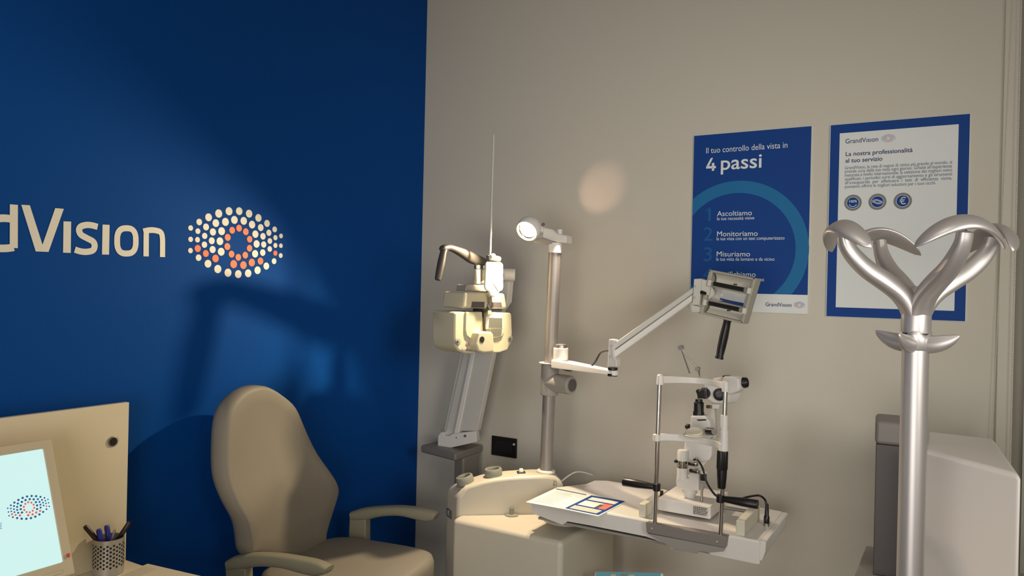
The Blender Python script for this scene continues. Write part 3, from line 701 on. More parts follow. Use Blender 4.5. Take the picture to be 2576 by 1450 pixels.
# upper joint and parallel arms down to the tray
c2 = lambda cx, cy, Y: pt(1040+cx/3.815, 860+cy/3.815, Y=Y)
kj = pt(1280, 692, Y=-0.21)
jd = V((0.80, -0.60, 0))
MB().cyl(kj-RT*0.045, kj+RT*0.027, 0.026, n=28).build('joint_knob', 'plastic_white', ph, bevel=0.006)
MB().prism([pt(*p, Y=-0.20) for p in ((1262,690),(1282,690),(1276,760),(1262,780),(1240,760))], (0, 0.04, 0)).build('joint_plate', 'plastic_white', ph, bevel=0.004)
MB().tube([kj-RT*0.03, pt(1240, 700, Y=-0.31), pt(1215, 722, Y=-0.39)], 0.020, 14).build('joint_link', 'grey_mid', ph)
def bar(x0, x1, x2, x3, yt, yb, Yf, th, nm, m, par=ph):
    return MB().prism([pt(x0, yt, Y=Yf), pt(x1, yt, Y=Yf), pt(x3, yb, Y=Yf), pt(x2, yb, Y=Yf)], (0, th, 0)).build(nm, m, par, bevel=0.003)
YA = -0.139
bar(1206, 1266, 1153, 1200, 770, 1085, YA, 0.03, 'side_plate', 'paint_light')
bar(1190, 1200, 1141, 1153, 860, 1092, YA-0.004, 0.03, 'inner_bar', 'plastic_white')
bar(1172, 1190, 1119, 1143, 860, 1095, YA+0.012, 0.03, 'inner_bar', 'paint_light')
bar(1164, 1172, 1116, 1122, 860, 1085, YA+0.02, 0.05, 'side_plate', 'paint_light')
base = MB().prism([c2(232,1005,YA-0.012), c2(235,905,YA-0.012), c2(262,870,YA-0.012), c2(300,870,YA-0.012), c2(300,905,YA-0.012), c2(345,905,YA-0.012), c2(380,885,YA-0.012), c2(430,878,YA-0.012), c2(600,860,YA-0.012), c2(608,965,YA-0.012), c2(350,1022,YA-0.012)], (-0.02, 0.055, 0))
bo = base.build('arm_base', 'plastic_white', ph, bevel=0.003)
MB().lathe(c2(500,905,YA-0.014), NY, [(0.006,-0.002),(0.006,0.004),(0.0045,0.006)], 8).build('pivot_bolt', 'steel', bo)
MB().cyl(c2(412,922,YA-0.010), c2(412,922,YA-0.0135), 0.003).build('grub_screw', 'black', bo)

# ------------------------------------------------------------------ instrument table
T = 0.845
it = thing('instrument_table', 'long white swivel table carrying the slit lamp above the console', 'table', (0.98, -0.34, 0.735))
XL, XRt, YFt, YBt = 0.933, 1.725, -0.540, -0.142
top = [(XL,YFt),(XRt,YFt),(XRt-0.004,YBt-0.03),(1.2,YBt),(1.05,YBt-0.003),(XL+0.075,YBt-0.03),(XL+0.07,YBt-0.10),(XL,YFt+0.19)]
MB().prism([(x, y, T) for x, y in top], (0, 0, -0.020)).build('table_top', 'plastic_white', it, bevel=0.005)
q = lambda cx, cy: pt(1300+cx/8.05, 1180+cy/8.05, Y=YFt)
q2 = lambda cx, cy: pt(1500+cx/5.152, 1180+cy/5.152, Y=YFt)
zt_ = T-0.004
ap = [V((XL,YFt,zt_)), V((XL,YFt,0.793)), q(925,1140), q(1025,1070), q2(-100,733), q2(640,880), q2(760,920), q2(930,985), q2(970,1040), q2(1290,1108), q2(1330,1070), q2(1440,1075), q2(1490,1118), q2(2085,1240), q2(2120,1235), V((XRt,YFt,zt_))]
MB().prism([p-V((0,0.0012,0)) for p in ap], (0, 0.012, 0)).build('front_apron', 'plastic_white', it, bevel=0.002)
MB().b(XL+0.003, XL+0.015, YFt+0.005, YFt+0.19, 0.795, T-0.005).build('end_apron', 'plastic_white', it, bevel=0.002)
MB().b(XL+0.02, XRt-0.03, YFt+0.012, YBt-0.14, 0.771, 0.780).build('underside_plate', 'grey_mid', it, bevel=0.002)
ez = [(0, T-0.0005), (0.036, T-0.0015), (0.034, T-0.03), (0.022, 0.795), (0.012, 0.784), (0, 0.784)]
MB().loft([[V((XRt-0.001+x*0.5, YFt+0.004, z)) for x, z in ez], [V((XRt-0.004+x*0.5, YBt-0.035, z)) for x, z in ez]]).build('end_cap', 'plastic_white', it, bevel=0.004)
MB().lathe((0.985, -0.37, ST+0.0005), EZ, [(0.085,0),(0.085,0.010),(0.055,0.012),(0.055,0.0355)], 36).build('swivel_base', 'plastic_cream', it)
for cx, cy in ((435, 832),): MB().cyl(q(cx,cy)+NY*0.0, q(cx,cy)+NY*0.001, 0.0025, n=12).build('screw_hole', 'hole', it)
MB().cyl(q2(1885,1042)+V((0,0.002,0)), q2(1885,1042)+NY*0.001, 0.0028, n=12).build('screw_hole', 'hole', it)
MB().cyl(q(915,925)+V((0,0.002,0)), q(915,925)+NY*0.001, 0.0042, n=16).build('plug_cap', 'grey_green', it)
c = pt(1396, 1222, Z=T)
MB().lathe((c.x, c.y, T), EZ, [(0.006,0),(0.006,0.008),(0.004,0.009),(0.004,0.02),(0.002,0.022)], 16).build('plug', 'steel', it)
MB().tube([pt(1404,1219,Y=-0.26), pt(1425,1202,Y=-0.20), pt(1445,1190,Y=-0.14), pt(1465,1189,Y=-0.09), pt(1490,1196,Y=-0.05)], 0.0028, 10).build('white_cable', 'sign_white', it)
# rail covers and small plate
s4 = lambda cx, cy, Z: pt(1560+cx/2.4159, 840+cy/2.4159, Z=Z)
def railcover(xf0, xf1, ytop, y0, y1, nm='rail_cover'):
    return MB().b(xf0, xf1, y0, y1, T-0.0005, ytop).build(nm, 'cream_pale', it, bevel=0.004)
l0, l1 = pt(1606,1301,Z=T), pt(1625,1303,Z=T)
railcover(l0.x, l1.x, T+0.045, l0.y, l0.y+0.22)
l0, l1 = pt(1850,1347,Z=T), pt(1873,1351,Z=T)
railcover(l0.x, l1.x, T+0.047, l0.y, l0.y+0.21)
MB().b(1.62, 1.68, -0.25, -0.19, T-0.0005, T+0.003).build('cover_plate', 'paint_light', it, bevel=0.001)

# ------------------------------------------------------------------ leaflet on the table
zl_ = T+0.0016
lf = thing('leaflet', 'open leaflet with a blue bordered picture page lying on the white table', 'leaflet', pt(1440, 1260, Z=T+0.0003))
L = lambda cx, cy, o=0.0: pt(1300+cx/8.05, 1180+cy/8.05, Z=zl_+o)
A, B, Cc, D = L(800,398), L(180,675), L(945,815), L(1510,540)
E_, F_ = L(1650,962), L(2230,665)
MB().prism([A, B, Cc, D], (0, 0, -0.0010)).build('text_page', 'paper_white', lf, smooth=False)
MB().prism([D, Cc, E_, F_], (0, 0, -0.0010)).build('picture_page', 'paper_white', lf, smooth=False)
def pg(P, u0, u1, v0, v1, o): # page quad, u along the near edge, v from back to front
    a, b, c, d = P
    f = lambda u, v: (a*(1-u)+d*u)*(1-v)+(b*(1-u)+c*u)*v+V((0, 0, o))
    return [f(u0, v0), f(u1, v0), f(u1, v1), f(u0, v1)]
P1 = (A, B, Cc, D); P2 = (D, Cc, E_, F_)
MB().poly(pg(P1, 0.02, 0.88, 0.01, 0.05, 0.0003)).build('blue_strip', 'poster_blue', lf, smooth=False)
mb = MB()
for k in range(13): mb.poly(pg(P1, 0.10, 0.55+0.2*random.random(), 0.17+k*0.058, 0.178+k*0.058, 0.0003))
mb.build('text_lines', 'ink_grey', lf, smooth=False)
MB().poly(pg(P2, 0.0, 0.96, 0.0, 0.95, 0.0003)).build('blue_border', 'poster_blue', lf, smooth=False)
MB().poly(pg(P2, 0.10, 0.86, 0.10, 0.28, 0.0006)).build('title_panel', 'paper_white', lf, smooth=False)
MB().poly(pg(P2, 0.10, 0.62, 0.34, 0.64, 0.0006)).build('caption_panel', 'paper_white', lf, smooth=False)
MB().poly(pg(P2, 0.62, 0.88, 0.33, 0.64, 0.0006)).build('red_photo', 'photo_red', lf, smooth=False)
MB().poly(pg(P2, 0.58, 0.68, 0.42, 0.64, 0.0009)).build('dark_photo_detail', 'grey_dark', lf, smooth=False)
MB().poly(pg(P2, 0.08, 0.86, 0.70, 0.90, 0.0006)).build('green_photo', 'photo_green', lf, smooth=False)

# ------------------------------------------------------------------ slit lamp head rest (fixed to the table edge)
YH = -0.550
s = lambda cx, cy, Y=YH: pt(1560+cx/2.4159, 840+cy/2.4159, Y=Y)
hr = thing('head_rest', 'chrome post head and chin rest with black side grips at the table edge', 'head rest', s(400, 1240))
rl0, rl1, rr0, rr1 = s(211,1160), s(241,285), s(611,1236), s(641,330)
MB().cyl(rl0-V((0,0,0.01)), rl1, 0.0072, n=20).build('post', 'chrome', hr)
MB().cyl(rr0-V((0,0,0.01)), rr1, 0.0072, n=20).build('post', 'chrome', hr)
cb_ = MB().prism([s(155,1148,YH-0.012), s(650,1235,YH-0.012), s(640,1305,YH-0.012), s(160,1212,YH-0.012)], (0, 0.03, 0)).build('base_bar', 'grey', hr, bevel=0.003)
MB().prism([s(162,1214,YH-0.008), s(638,1303,YH-0.008), s(628,1325,YH-0.008), s(545,1332,YH-0.008), s(480,1325,YH-0.008), s(465,1340,YH-0.008), s(325,1312,YH-0.008), s(290,1290,YH-0.008)], (0, 0.012, 0)).build('clamp_plate', 'grey_mid', hr, bevel=0.002)
for cx, cy in ((192, 1184), (588, 1264)): MB().cyl(s(cx,cy,YH-0.011), s(cx,cy,YH-0.0135), 0.003, n=12).build('bolt', 'pole_grey', cb_)
# brow band, bowed away from the patient
def bow(pa, pb, sag, hgt, th, nm, m, n=16, thick=0.012):
    rings = []
    for k in range(n+1):
        t = k/n; p = pa.lerp(pb, t)+V((0, sag*(1-(2*t-1)**2)**0.8, 0))
        d = V(((pb-pa).x, sag*2.2*(1-2*t), 0)).normalized(); nn = V((-d.y, d.x, 0))
        rings.append([p+nn*thick/2+EZ*hgt/2, p-nn*thick/2+EZ*hgt/2, p-nn*thick/2-EZ*hgt/2, p+nn*thick/2-EZ*hgt/2])
    return MB().loft(rings).build(nm, m, hr, bevel=0.003)
bow(s(243,284), s(640,322), 0.085, 0.021, 0.012, 'brow_band', 'plastic_white', thick=0.014)
for p in (s(243,283), s(641,325)):
    MB().lathe(p-V((0,0,0.014)), EZ, [(0.011,0),(0.0115,0.008),(0.0095,0.030),(0.006,0.033)], 20).build('post_cap', 'plastic_white', hr)
MB().lathe(s(440,297,YH+0.08), -EZ, [(0.003,-0.004),(0.003,0.002),(0.001,0.004)], 10).build('fixation_bulb', 'red', hr)
bow(s(221,630), s(632,690), 0.055, 0.022, 0.014, 'chin_bar', 'plastic_white', thick=0.016)
MB().lathe(s(221,632)-V((0,0,0.011)), EZ, [(0.012,0),(0.012,0.022)], 20).build('bar_collar', 'plastic_white', hr, bevel=0.002)
cc_ = s(448, 622, YH+0.035)
MB().lathe(cc_, EZ, [(0.004,-0.006),(0.030,-0.002),(0.034,0.003),(0.031,0.006)], 28).build('chin_cup', 'cream_pale', hr)
MB().lathe(cc_+V((0.0,0.006,0.004)), V((0,-0.35,1)), [(0.006,0),(0.027,0.003),(0.028,0.009),(0.024,0.013),(0.004,0.011)], 28).build('chin_pad', 'cream_pale', hr)
def sleeve(cyt, cyb, cx0, cx1, r, nm, m):
    a = s((cx0), cyt); b = s((cx1), cyb)
    return MB().cyl(b, a, r, n=24).build(nm, m, hr, bevel=0.0012)
sleeve(495, 590, 634, 632, 0.0112, 'sleeve', 'plastic_white')
sleeve(586, 672, 632, 630, 0.0138, 'sleeve', 'plastic_white')
sleeve(668, 712, 629, 628, 0.0152, 'bar_collar', 'plastic_white')
a, b = s(623, 712), s(619, 826); d = (b-a); n = 40; rings = []
for t, r in ((0, 0.0158), (0.06, 0.0168), (0.94, 0.0172), (1, 0.0158)):
    rings.append([a+d*t+V((math.cos(2*math.pi*k/n), math.sin(2*math.pi*k/n), 0))*(r-(0.0016 if (k//2) % 2 else 0)) for k in range(n)])
MB().loft(rings).build('height_knob', 'black', hr)
MB().lathe(b, s(616,940)-b, [(0.0155,0),(0.0150,0.02),(0.0125,(s(616,940)-b).length-0.004),(0.0115,(s(616,940)-b).length)], 28).build('knob_skirt', 'black', hr)
for (ax_, ay_), (bx_, by_) in (((222,933),(26,900)), ((609,1002),(830,1037))):
    p0 = s(ax_, ay_); p1 = s(bx_, by_); d = p1-p0; L_ = d.length
    p1 = V((p1.x, p0.y, p0.z)); d = V((math.copysign(1, d.x), 0, 0))
    cl_ = MB().cyl(p0-V((0,0,0.012)), p0+V((0,0,0.012)), 0.0125, n=24).build('grip_collar', 'black', hr, bevel=0.002)
    MB().lathe(p0+d*0.008, d, [(0.008,0),(0.0095,0.006),(0.0115,0.030),(0.0135,0.060),(0.0140,L_*0.95),(0.0130,L_-0.004)], 24).build('side_grip', 'black', hr)

# ------------------------------------------------------------------ slit lamp
YS = -0.372
s = lambda cx, cy, Y=YS: pt(1560+cx/2.4159, 840+cy/2.4159, Y=Y)
cb0 = pt(1655, 1286, Y=-0.37)
slm = thing('slit_lamp', 'white slit lamp microscope with black eyepiece on the table behind the head rest', 'slit lamp', (s(430,1000).x, -0.34, T))
bx0, bx1 = pt(1654, 1280, Y=-0.446).x, pt(1787, 1300, Y=-0.446).x
bb = MB().b(bx0, bx1, -0.446, -0.228, T+0.010, T+0.052).build('base_carriage', 'plastic_white', slm, bevel=0.004)
zt_ = T+0.052
lab = MB(); la = pt(1750, 1276, Y=-0.4465)
lab.b(bx1-0.058, bx1-0.008, -0.4472, -0.4460, T+0.018, T+0.046)
lb = lab.build('rating_label', 'paint_light', bb, smooth=False)
mb = MB()
for r in range(5):
    xx = bx1-0.056
    while xx < bx1-0.014:
        w_ = 0.002+0.005*random.random(); z_ = T+0.0205+r*0.0052
        mb.poly([(xx, -0.4476, z_), (xx+w_, -0.4476, z_), (xx+w_, -0.4476, z_+0.0032), (xx, -0.4476, z_+0.0032)]); xx += w_+0.0015
mb.build('label_print', 'grey_dark', lb, smooth=False)
for yy in (-0.41, -0.27):
    MB().cyl((bx0+0.02, yy, T+0.0085), (bx0+0.02, yy+0.02, T+0.0085), 0.0088).build('wheel', 'grey_dark', slm)
    MB().cyl((bx1-0.03, yy, T+0.0085), (bx1-0.03, yy+0.02, T+0.0085), 0.0088).build('wheel', 'grey_dark', slm)
ra = s(-20+150, 1060, -0.24)
MB().cyl((1.37, -0.33, T+0.024), (bx0+0.005, -0.33, T+0.024), 0.006).build('axle', 'steel', slm)
MB().cyl((bx1-0.005, -0.33, T+0.024), (1.635, -0.33, T+0.024), 0.006).build('axle', 'steel', slm)
MB().cyl(s(252,985,-0.38), s(253,955,-0.38), 0.006).build('lock_screw', 'black', slm)
cx0 = s(422, 1000)
MB().lathe((cx0.x, YS, zt_-0.001), EZ, [(0.020,0),(0.020,0.016),(0.0255,0.017),(0.0255,0.032),(0.030,0.036)], 28).build('column_foot', 'plastic_white', slm)
lz = lambda cy: s(400, cy).z
MB().prism([s(338,875,YS-0.03), s(338,925,YS-0.03), s(372,948,YS-0.03), s(480,960,YS-0.03), s(483,820,YS-0.03), s(415,850,YS-0.03), s(412,880,YS-0.03)], (0, 0.06, 0)).build('lamp_foot', 'plastic_white', slm, bevel=0.006)
li = s(378, 880, YS-0.02); lx = li.x
lamp_body = MB().lathe((lx, YS-0.02, lz(880)), EZ, [(0.018,0),(0.0185,0.004),(0.0185,lz(806)-lz(880)),(0.0185,lz(806)-lz(880)+0.001)], 28).build('lamp_tube', 'plastic_white', slm)
MB().lathe((lx, YS-0.02, lz(808)), EZ, [(0.019,0),(0.019,0.008),(0.0175,0.009),(0.0175,0.010),(0.0192,0.011),(0.0192,lz(765)-lz(808))], 28).build('chrome_ring', 'chrome', slm)
MB().lathe((lx, YS-0.02, lz(766)), EZ, [(0.0185,0),(0.0185,lz(712)-lz(766)),(0.016,lz(702)-lz(766)),(0.006,lz(698)-lz(766))], 28).build('lamp_cap', 'plastic_white', slm)
MB().prism([s(392,645,YS-0.01), s(560,640,YS-0.01), s(556,740,YS-0.01), s(540,775,YS-0.01), s(470,790,YS-0.01), s(405,770,YS-0.01), s(385,700,YS-0.01)], (0, 0.055, 0)).build('lower_arm', 'plastic_white', slm, bevel=0.008)
MB().prism([s(455,760), s(530,775), s(478,840), s(470,950), s(440,950)], (0, 0.03, 0)).build('arm_web', 'plastic_white', slm, bevel=0.004)
for (ax_, ay_), (bx_, by_) in (((418,790),(462,797)), ((426,832),(474,842))):
    kn = MB().cyl(s(ax_, ay_, YS-0.03), s(bx_, by_, YS-0.045), 0.0062, n=18).build('adjuster', 'black', slm, bevel=0.001)
    MB().cyl(s(bx_, by_, YS-0.045), s(bx_+6, by_+1, YS-0.047), 0.0058, n=18).build('adjuster_cap', 'steel', kn)
MB().cyl(s(332,775,YS-0.03), s(345,775,YS-0.03), 0.006).build('side_screw', 'black', slm)
jx = s(505, 890, YS-0.03)
MB().lathe(s(505,892,YS-0.03), s(506,850,YS-0.03)-s(505,892,YS-0.03), [(0.0095,0),(0.0108,0.004),(0.0108,0.020),(0.0115,0.021)], 22).build('joystick_collar', 'black', slm)
MB().lathe(s(497,945,YS-0.03), s(505,892,YS-0.03)-s(497,945,YS-0.03), [(0.0065,0),(0.0075,0.002),(0.0095,0.022)], 22).build('joystick', 'glass_tube', slm)
MB().lathe(s(506,850,YS-0.03), EZ, [(0.0112,0),(0.0105,0.004),(0.006,0.007)], 22).build('joystick_cap', 'plastic_white', slm)
MB().cyl(s(497,945,YS-0.03), V((s(497,945,YS-0.03).x, YS-0.03, zt_-0.001)), 0.004).build('joystick_stem', 'steel', slm)
# tower
MB().prism([s(418,640,YS-0.025), s(428,500,YS-0.025), s(522,500,YS-0.025), s(526,520,YS-0.025), s(545,530,YS-0.025), s(548,640,YS-0.025)], (0, 0.05, 0)).build('tower', 'plastic_white', slm, bevel=0.006)
MB().prism([s(464,522,YS-0.0262), s(524,520,YS-0.0262), s(522,528,YS-0.0262), s(475,530,YS-0.0262)], (0, 0.004, 0)).build('filter_slot', 'black', slm)
kn = MB().cyl(s(530,592,YS-0.03), s(570,596,YS-0.045), 0.0118, n=24).build('slit_knob', 'black', slm, bevel=0.001)
MB().cyl(s(570,596,YS-0.045), s(573,596,YS-0.047), 0.0108, n=24).build('knob_face', 'grey_mid', kn)
MB().cyl(s(405,565,YS-0.005), s(420,566,YS-0.01), 0.009, n=20).build('slit_knob', 'black', slm)
tb = s(477, 500)
MB().lathe(tb, s(480,375)-tb, [(0.0188,0),(0.0188,0.012),(0.0165,0.018),(0.0165,0.045),(0.0125,0.048),(0.0120,0.056)], 28).build('illumination_tube', 'black', slm)
MB().prism([s(458,350,YS-0.014), s(466,338,YS-0.014), s(478,350,YS-0.014), s(512,330,YS-0.014), s(520,395,YS-0.014), s(470,395,YS-0.014), s(468,372,YS-0.014)], (0, 0.026, 0)).build('prism_head', 'black', slm, bevel=0.002)
# microscope body, turned so that its objectives face the head rest
md = V((0.62, 0.78, 0)).normalized()
MB().prism([s(505,300,YS+0.03), s(560,270,YS+0.03), s(620,258,YS+0.03), s(640,300,YS+0.03), s(660,380,YS+0.03), s(640,432,YS+0.03), s(565,430,YS+0.03), s(520,405,YS+0.03), s(498,350,YS+0.03)], (0.03, 0.06, 0)).build('microscope_body', 'plastic_white', slm, bevel=0.012, seg=4)
MB().lathe(s(513,362,YS+0.029), (-0.35,-0.95,0), [(0.019,-0.01),(0.0195,0.002),(0.016,0.004),(0.004,0.003)], 28).build('objective', 'black', slm)
MB().lathe(s(605,370,YS+0.029), (0.25,-0.97,0), [(0.021,-0.01),(0.021,0.002),(0.018,0.004),(0.004,0.003)], 28).build('objective', 'black', slm)
MB().prism([s(622,258,YS+0.01), s(690,262,YS+0.01), s(722,272,YS+0.01), s(728,330,YS+0.01), s(720,352,YS+0.01), s(680,368,YS+0.01), s(640,372,YS+0.01), s(618,320,YS+0.01)], (0.01, 0.05, 0)).build('eyepiece_head', 'plastic_white', slm, bevel=0.008, seg=4)
MB().prism([s(622,256,YS+0.02), s(662,258,YS+0.02), s(660,264,YS+0.02), s(624,263,YS+0.02)], (0, 0.03, 0)).build('drum_cap', 'black', slm)
e0 = s(722, 300, YS+0.035); e1 = s(768, 297, YS+0.05)
MB().lathe(e0, e1-e0, [(0.0165,0),(0.0170,0.002),(0.0170,0.010),(0.0178,0.011),(0.0178,0.022),(0.0165,0.028),(0.012,0.030)], 28).build('eyepiece', 'black', slm)
MB().prism([s(530,432,YS+0.01), s(605,432,YS+0.01), s(600,460,YS+0.01), s(535,455,YS+0.01)], (0, 0.035, 0)).build('mount_block', 'plastic_white', slm, bevel=0.003)
MB().cyl(s(530,444,YS+0.005), s(552,444,YS-0.002), 0.0062).build('lock_pin', 'steel', slm)
MB().prism([s(545,450,YS+0.02), s(572,450,YS+0.02), s(584,640,YS+0.02), s(548,645,YS+0.02)], (0, 0.03, 0)).build('microscope_arm', 'paint_light', slm, bevel=0.004)
# fixation arm (chrome V)
ja, jb_ = s(370, 85, -0.43), s(472, 215, -0.44)
MB().cyl(ja-V((0,0.010,0)), ja+V((0,0.008,0)), 0.0085, n=20).build('fixation_joint', 'steel', hr)
MB().cyl(jb_-V((0,0.010,0)), jb_+V((0,0.008,0)), 0.0075, n=20).build('fixation_joint', 'steel', hr)
MB().cyl(ja, jb_, 0.003, n=12).build('fixation_rod', 'chrome', hr)
MB().cyl(ja, s(424, 242, -0.44), 0.003, n=12).build('fixation_rod', 'chrome', hr)
MB().cyl(jb_+V((0.004,0,0)), s(482, 262, -0.465), 0.004, n=12).build('fixation_rod', 'chrome', hr)
# cable
kp = pt(1928, 1322, Z=T+0.002)
kz = lambda cx, cy, Y: s(cx, cy, Y)
cbl = MB().tube([kz(448,766,YS-0.03), kz(470,768,YS-0.04), kz(500,815,YS-0.055), kz(525,900,YS-0.06), kz(560,960,YS-0.05), kz(600,995,YS-0.02), kz(680,1015,YS), kz(780,992,YS), kz(845,985,YS-0.02), kz(880,1010,kp.y+0.0), kz(890,1045,kp.y)], 0.0035, 12).build('cable', 'black', slm)
pk = V((kz(891,1100,kp.y).x, kp.y, T))
MB().lathe(pk, EZ, [(0.0085,0.0),(0.0085,0.008),(0.009,0.009),(0.009,0.030),(0.007,0.033),(0.006,0.055),(0.0045,0.072)], 20).build('cable_plug', 'black', slm)
MB().lathe(pk, EZ, [(0.0098,0.0),(0.0098,0.009)], 20).build('plug_socket', 'steel', slm)

# ------------------------------------------------------------------ exam chair
cf = V((0.985, 0.174, 0)).normalized(); cw = V((-0.174, 0.985, 0)).normalized()
CO = V((0.172, -0.908, 0))
ch_ = thing('examination_chair', 'grey beige upholstered patient chair with tall curved back and padded arms', 'chair', (0.45, -1.05, 0))
c1 = lambda cx, cy, o=0.0: pt(520+cx/2.9, 950+cy/2.9, P=CO+cf*o, N=cf)
out = [(305,1290),(240,1085),(175,935),(146,760),(160,560),(190,330),(240,205),(330,112),(430,72),(520,85),(612,145),(685,225),(735,360),(800,560),(860,690),(905,780),(921,850),(905,1000),(878,1150),(850,1310)]
op = [c1(*p) for p in out]; op, _ = smooth(op+[op[0]*0.5+op[-1]*0.5], [0]*(len(op)+1), 3)
op = op[:-3]
cen = V((0,0,0))
for p in op: cen += p
cen /= len(op)
def prof(z):   # lumbar curve: fore/aft offset of the back with height
    t = (z-0.62)/(1.25-0.62)
    return 0.035*math.exp(-((t-0.33)/0.2)**2)-0.05*max(0, t-0.35)**1.3
def ring(sc, o): return [cen+(p-cen)*sc+cf*(o+prof((cen+(p-cen)*sc).z)) for p in op]
rings = [ring(0.55,-0.082), ring(0.88,-0.080), ring(0.97,-0.070), ring(1.01,-0.045), ring(1.01,-0.012), ring(0.985,-0.001), ring(0.95,0.002), ring(0.8,-0.006), ring(0.55,-0.014), ring(0.25,-0.018)]
mb = MB(); mb.loft(rings, True, True)
mb.build('backrest', 'fabric', ch_, angle=60)
# seat
zs = 0.605
def lc(f_, w_, z_): return CO+cf*f_+cw*w_+V((0, 0, z_))
sr = []
for sc, z in ((0.90, zs-0.13), (0.98, zs-0.115), (1.0, zs-0.07), (1.0, zs-0.03), (0.975, zs-0.008), (0.90, zs), (0.5, zs-0.004)):
    r = []
    for k in range(40):
        t = 2*math.pi*k/40; c_, s_ = math.cos(t), math.sin(t); e = 0.45
        r.append(lc(0.215+sc*0.255*math.copysign(abs(c_)**e, c_), sc*0.255*math.copysign(abs(s_)**e, s_), z))
    sr.append(r)
MB().loft(sr).build('seat', 'fabric', ch_, angle=60)
# arms
def arm(wo, ptsu, ptsl, nm='armrest'):
    mb = MB(); rings = []
    for (a, b) in zip(ptsu, ptsl):
        P_ = CO+cw*wo
        A = pt(520+a[0]/2.9, 950+a[1]/2.9, P=P_, N=cw); B = pt(520+b[0]/2.9, 950+b[1]/2.9, P=P_, N=cw)
        rings.append((A, B))
    A_, _ = smooth([r[0] for r in rings], [0]*len(rings), 4); B_, _ = smooth([r[1] for r in rings], [0]*len(rings), 4)
    rr = []
    for a, b in zip(A_, B_):
        m_ = (a+b)/2; u = (a-b)/2; hw = 0.026
        rr.append([m_+u*math.copysign(abs(math.sin(t))**0.7, math.sin(t))+cw*hw*math.copysign(abs(math.cos(t))**0.7, math.cos(t)) for t in (2*math.pi*k/16 for k in range(16))])
    mb.loft(rr); return mb.build(nm, 'arm_plastic', ch_, angle=60)
arm(0.285, [(1062,975),(1150,950),(1280,938),(1420,935),(1560,950),(1650,970),(1686,990)], [(1075,1035),(1160,1040),(1290,1012),(1420,1008),(1540,1035),(1612,1048),(1672,1032)])
arm(-0.285, [(165,1325),(230,1295),(370,1280),(540,1288),(700,1312),(820,1338),(898,1378)], [(185,1400),(260,1395),(400,1375),(560,1385),(690,1420),(805,1444),(890,1424)])
def post(wo, q4, par=ch_):
    P_ = CO+cw*wo; f = lambda c: pt(520+c[0]/2.9, 950+c[1]/2.9, P=P_, N=cw)
    MB().prism([f(c)-cw*0.02 for c in q4], cw*0.04).build('arm_post', 'arm_plastic', ch_, bevel=0.006)
post(0.285, ((1060,985),(1178,1010),(1178,1345),(1045,1330)))
post(-0.285, ((160,1335),(310,1385),(318,1560),(170,1560)))
MB().lathe(lc(0.2, 0, 0), EZ, [(0.27,0),(0.27,0.03),(0.10,0.05),(0.09,zs-0.125)], 36).build('pedestal', 'grey', ch_)
MB().tube([lc(-0.03, 0, zs-0.1), lc(-0.075, 0, zs-0.02), lc(-0.06, 0, zs+0.12)], 0.03).build('back_support', 'grey', ch_)

# ------------------------------------------------------------------ desk with privacy panel
DZ = 0.75
dk = thing('desk', 'beige desk with an upright back panel at the lower left', 'desk', (0.45, -2.1, 0))
ye = -1.53
MB().b(0.074, 0.93, -2.9, ye, DZ-0.028, DZ).build('desk_top', 'desk', dk, bevel=0.002)
pnl = MB().b(0.074, 0.092, -2.9, ye-0.003, DZ, 1.226).build('back_panel', 'desk', dk, bevel=0.0015)
gc = pt(283, 1111, X=0.0925)
gr_ = MB().lathe(gc, (1,0,0), [(0.0155,-0.001),(0.0155,0.003),(0.0125,0.004)], 24).build('cable_grommet', 'steel', pnl)
MB().lathe(gc+V((0.0035,0,0)), (1,0,0), [(0.0115,0),(0.0115,0.001),(0.001,0.0012)], 24).build('grommet_hole', 'hole', gr_)
for x in (0.14, 0.86):
    for y in (-2.84, ye-0.06): MB().cyl((x, y, 0), (x, y, DZ-0.026), 0.025).build('leg', 'grey', dk)

# ------------------------------------------------------------------ monitor
SB = pt(157, 1415, Z=0.880)                                        # bottom right corner of the lit screen
ys = SB.y
STp = pt(107, 1130, Y=ys)
up_ = (STp-SB).normalized(); mn = V((up_.z, 0, -up_.x)).normalized() # facing +x, tilted back
hs_ = (STp-SB).length; ws_ = hs_*1.25
mt = thing('monitor', 'tilted desktop monitor showing a pale screen with an eye of blue and red dots', 'monitor', (SB.x-0.06, ys-ws_/2, DZ))
mr = V((0, 1, 0))
def sc_(u, v, o=0.0): return SB-mr*u+up_*v+mn*o                      # u leftwards from the right edge
bz = 0.020
O = [sc_(-bz-0.002,-0.036), sc_(-bz-0.002,hs_+0.022), sc_(ws_+bz,hs_+0.022), sc_(ws_+bz,-0.036)]
I = [sc_(0,0), sc_(0,hs_), sc_(ws_,hs_), sc_(ws_,0)]
mb = MB(); N4 = 4
O2 = [p+mn*0.008 for p in O]; I2 = [p+mn*0.004 for p in I]; O3 = [p-mn*0.035 for p in O]
mb.add(O2+I2+O3+[p-mn*0.002 for p in I], [(k, (k+1)%4, 4+(k+1)%4, 4+k) for k in range(4)]+[(k, 8+k, 8+(k+1)%4, (k+1)%4) for k in range(4)]+[(8,9,10,11)]+[(4+k, 4+(k+1)%4, 12+(k+1)%4, 12+k) for k in range(4)])
bez = mb.build('bezel', 'bezel', mt, bevel=0.003)
MB().poly([sc_(0.0,0.0,0.001), sc_(0,hs_,0.001), sc_(ws_,hs_,0.001), sc_(ws_,0,0.001)]).build('screen', 'screen', mt, smooth=False)
def scp(x, y): return pt(x, y, P=SB, N=mn)
l_c = scp(72, 1277); l_w = abs(scp(126, 1270).y-scp(18, 1285).y)
logo_dots(l_c, l_w, mr, up_, mn, 'screen_blue', 'screen_red', mt, 0.85)
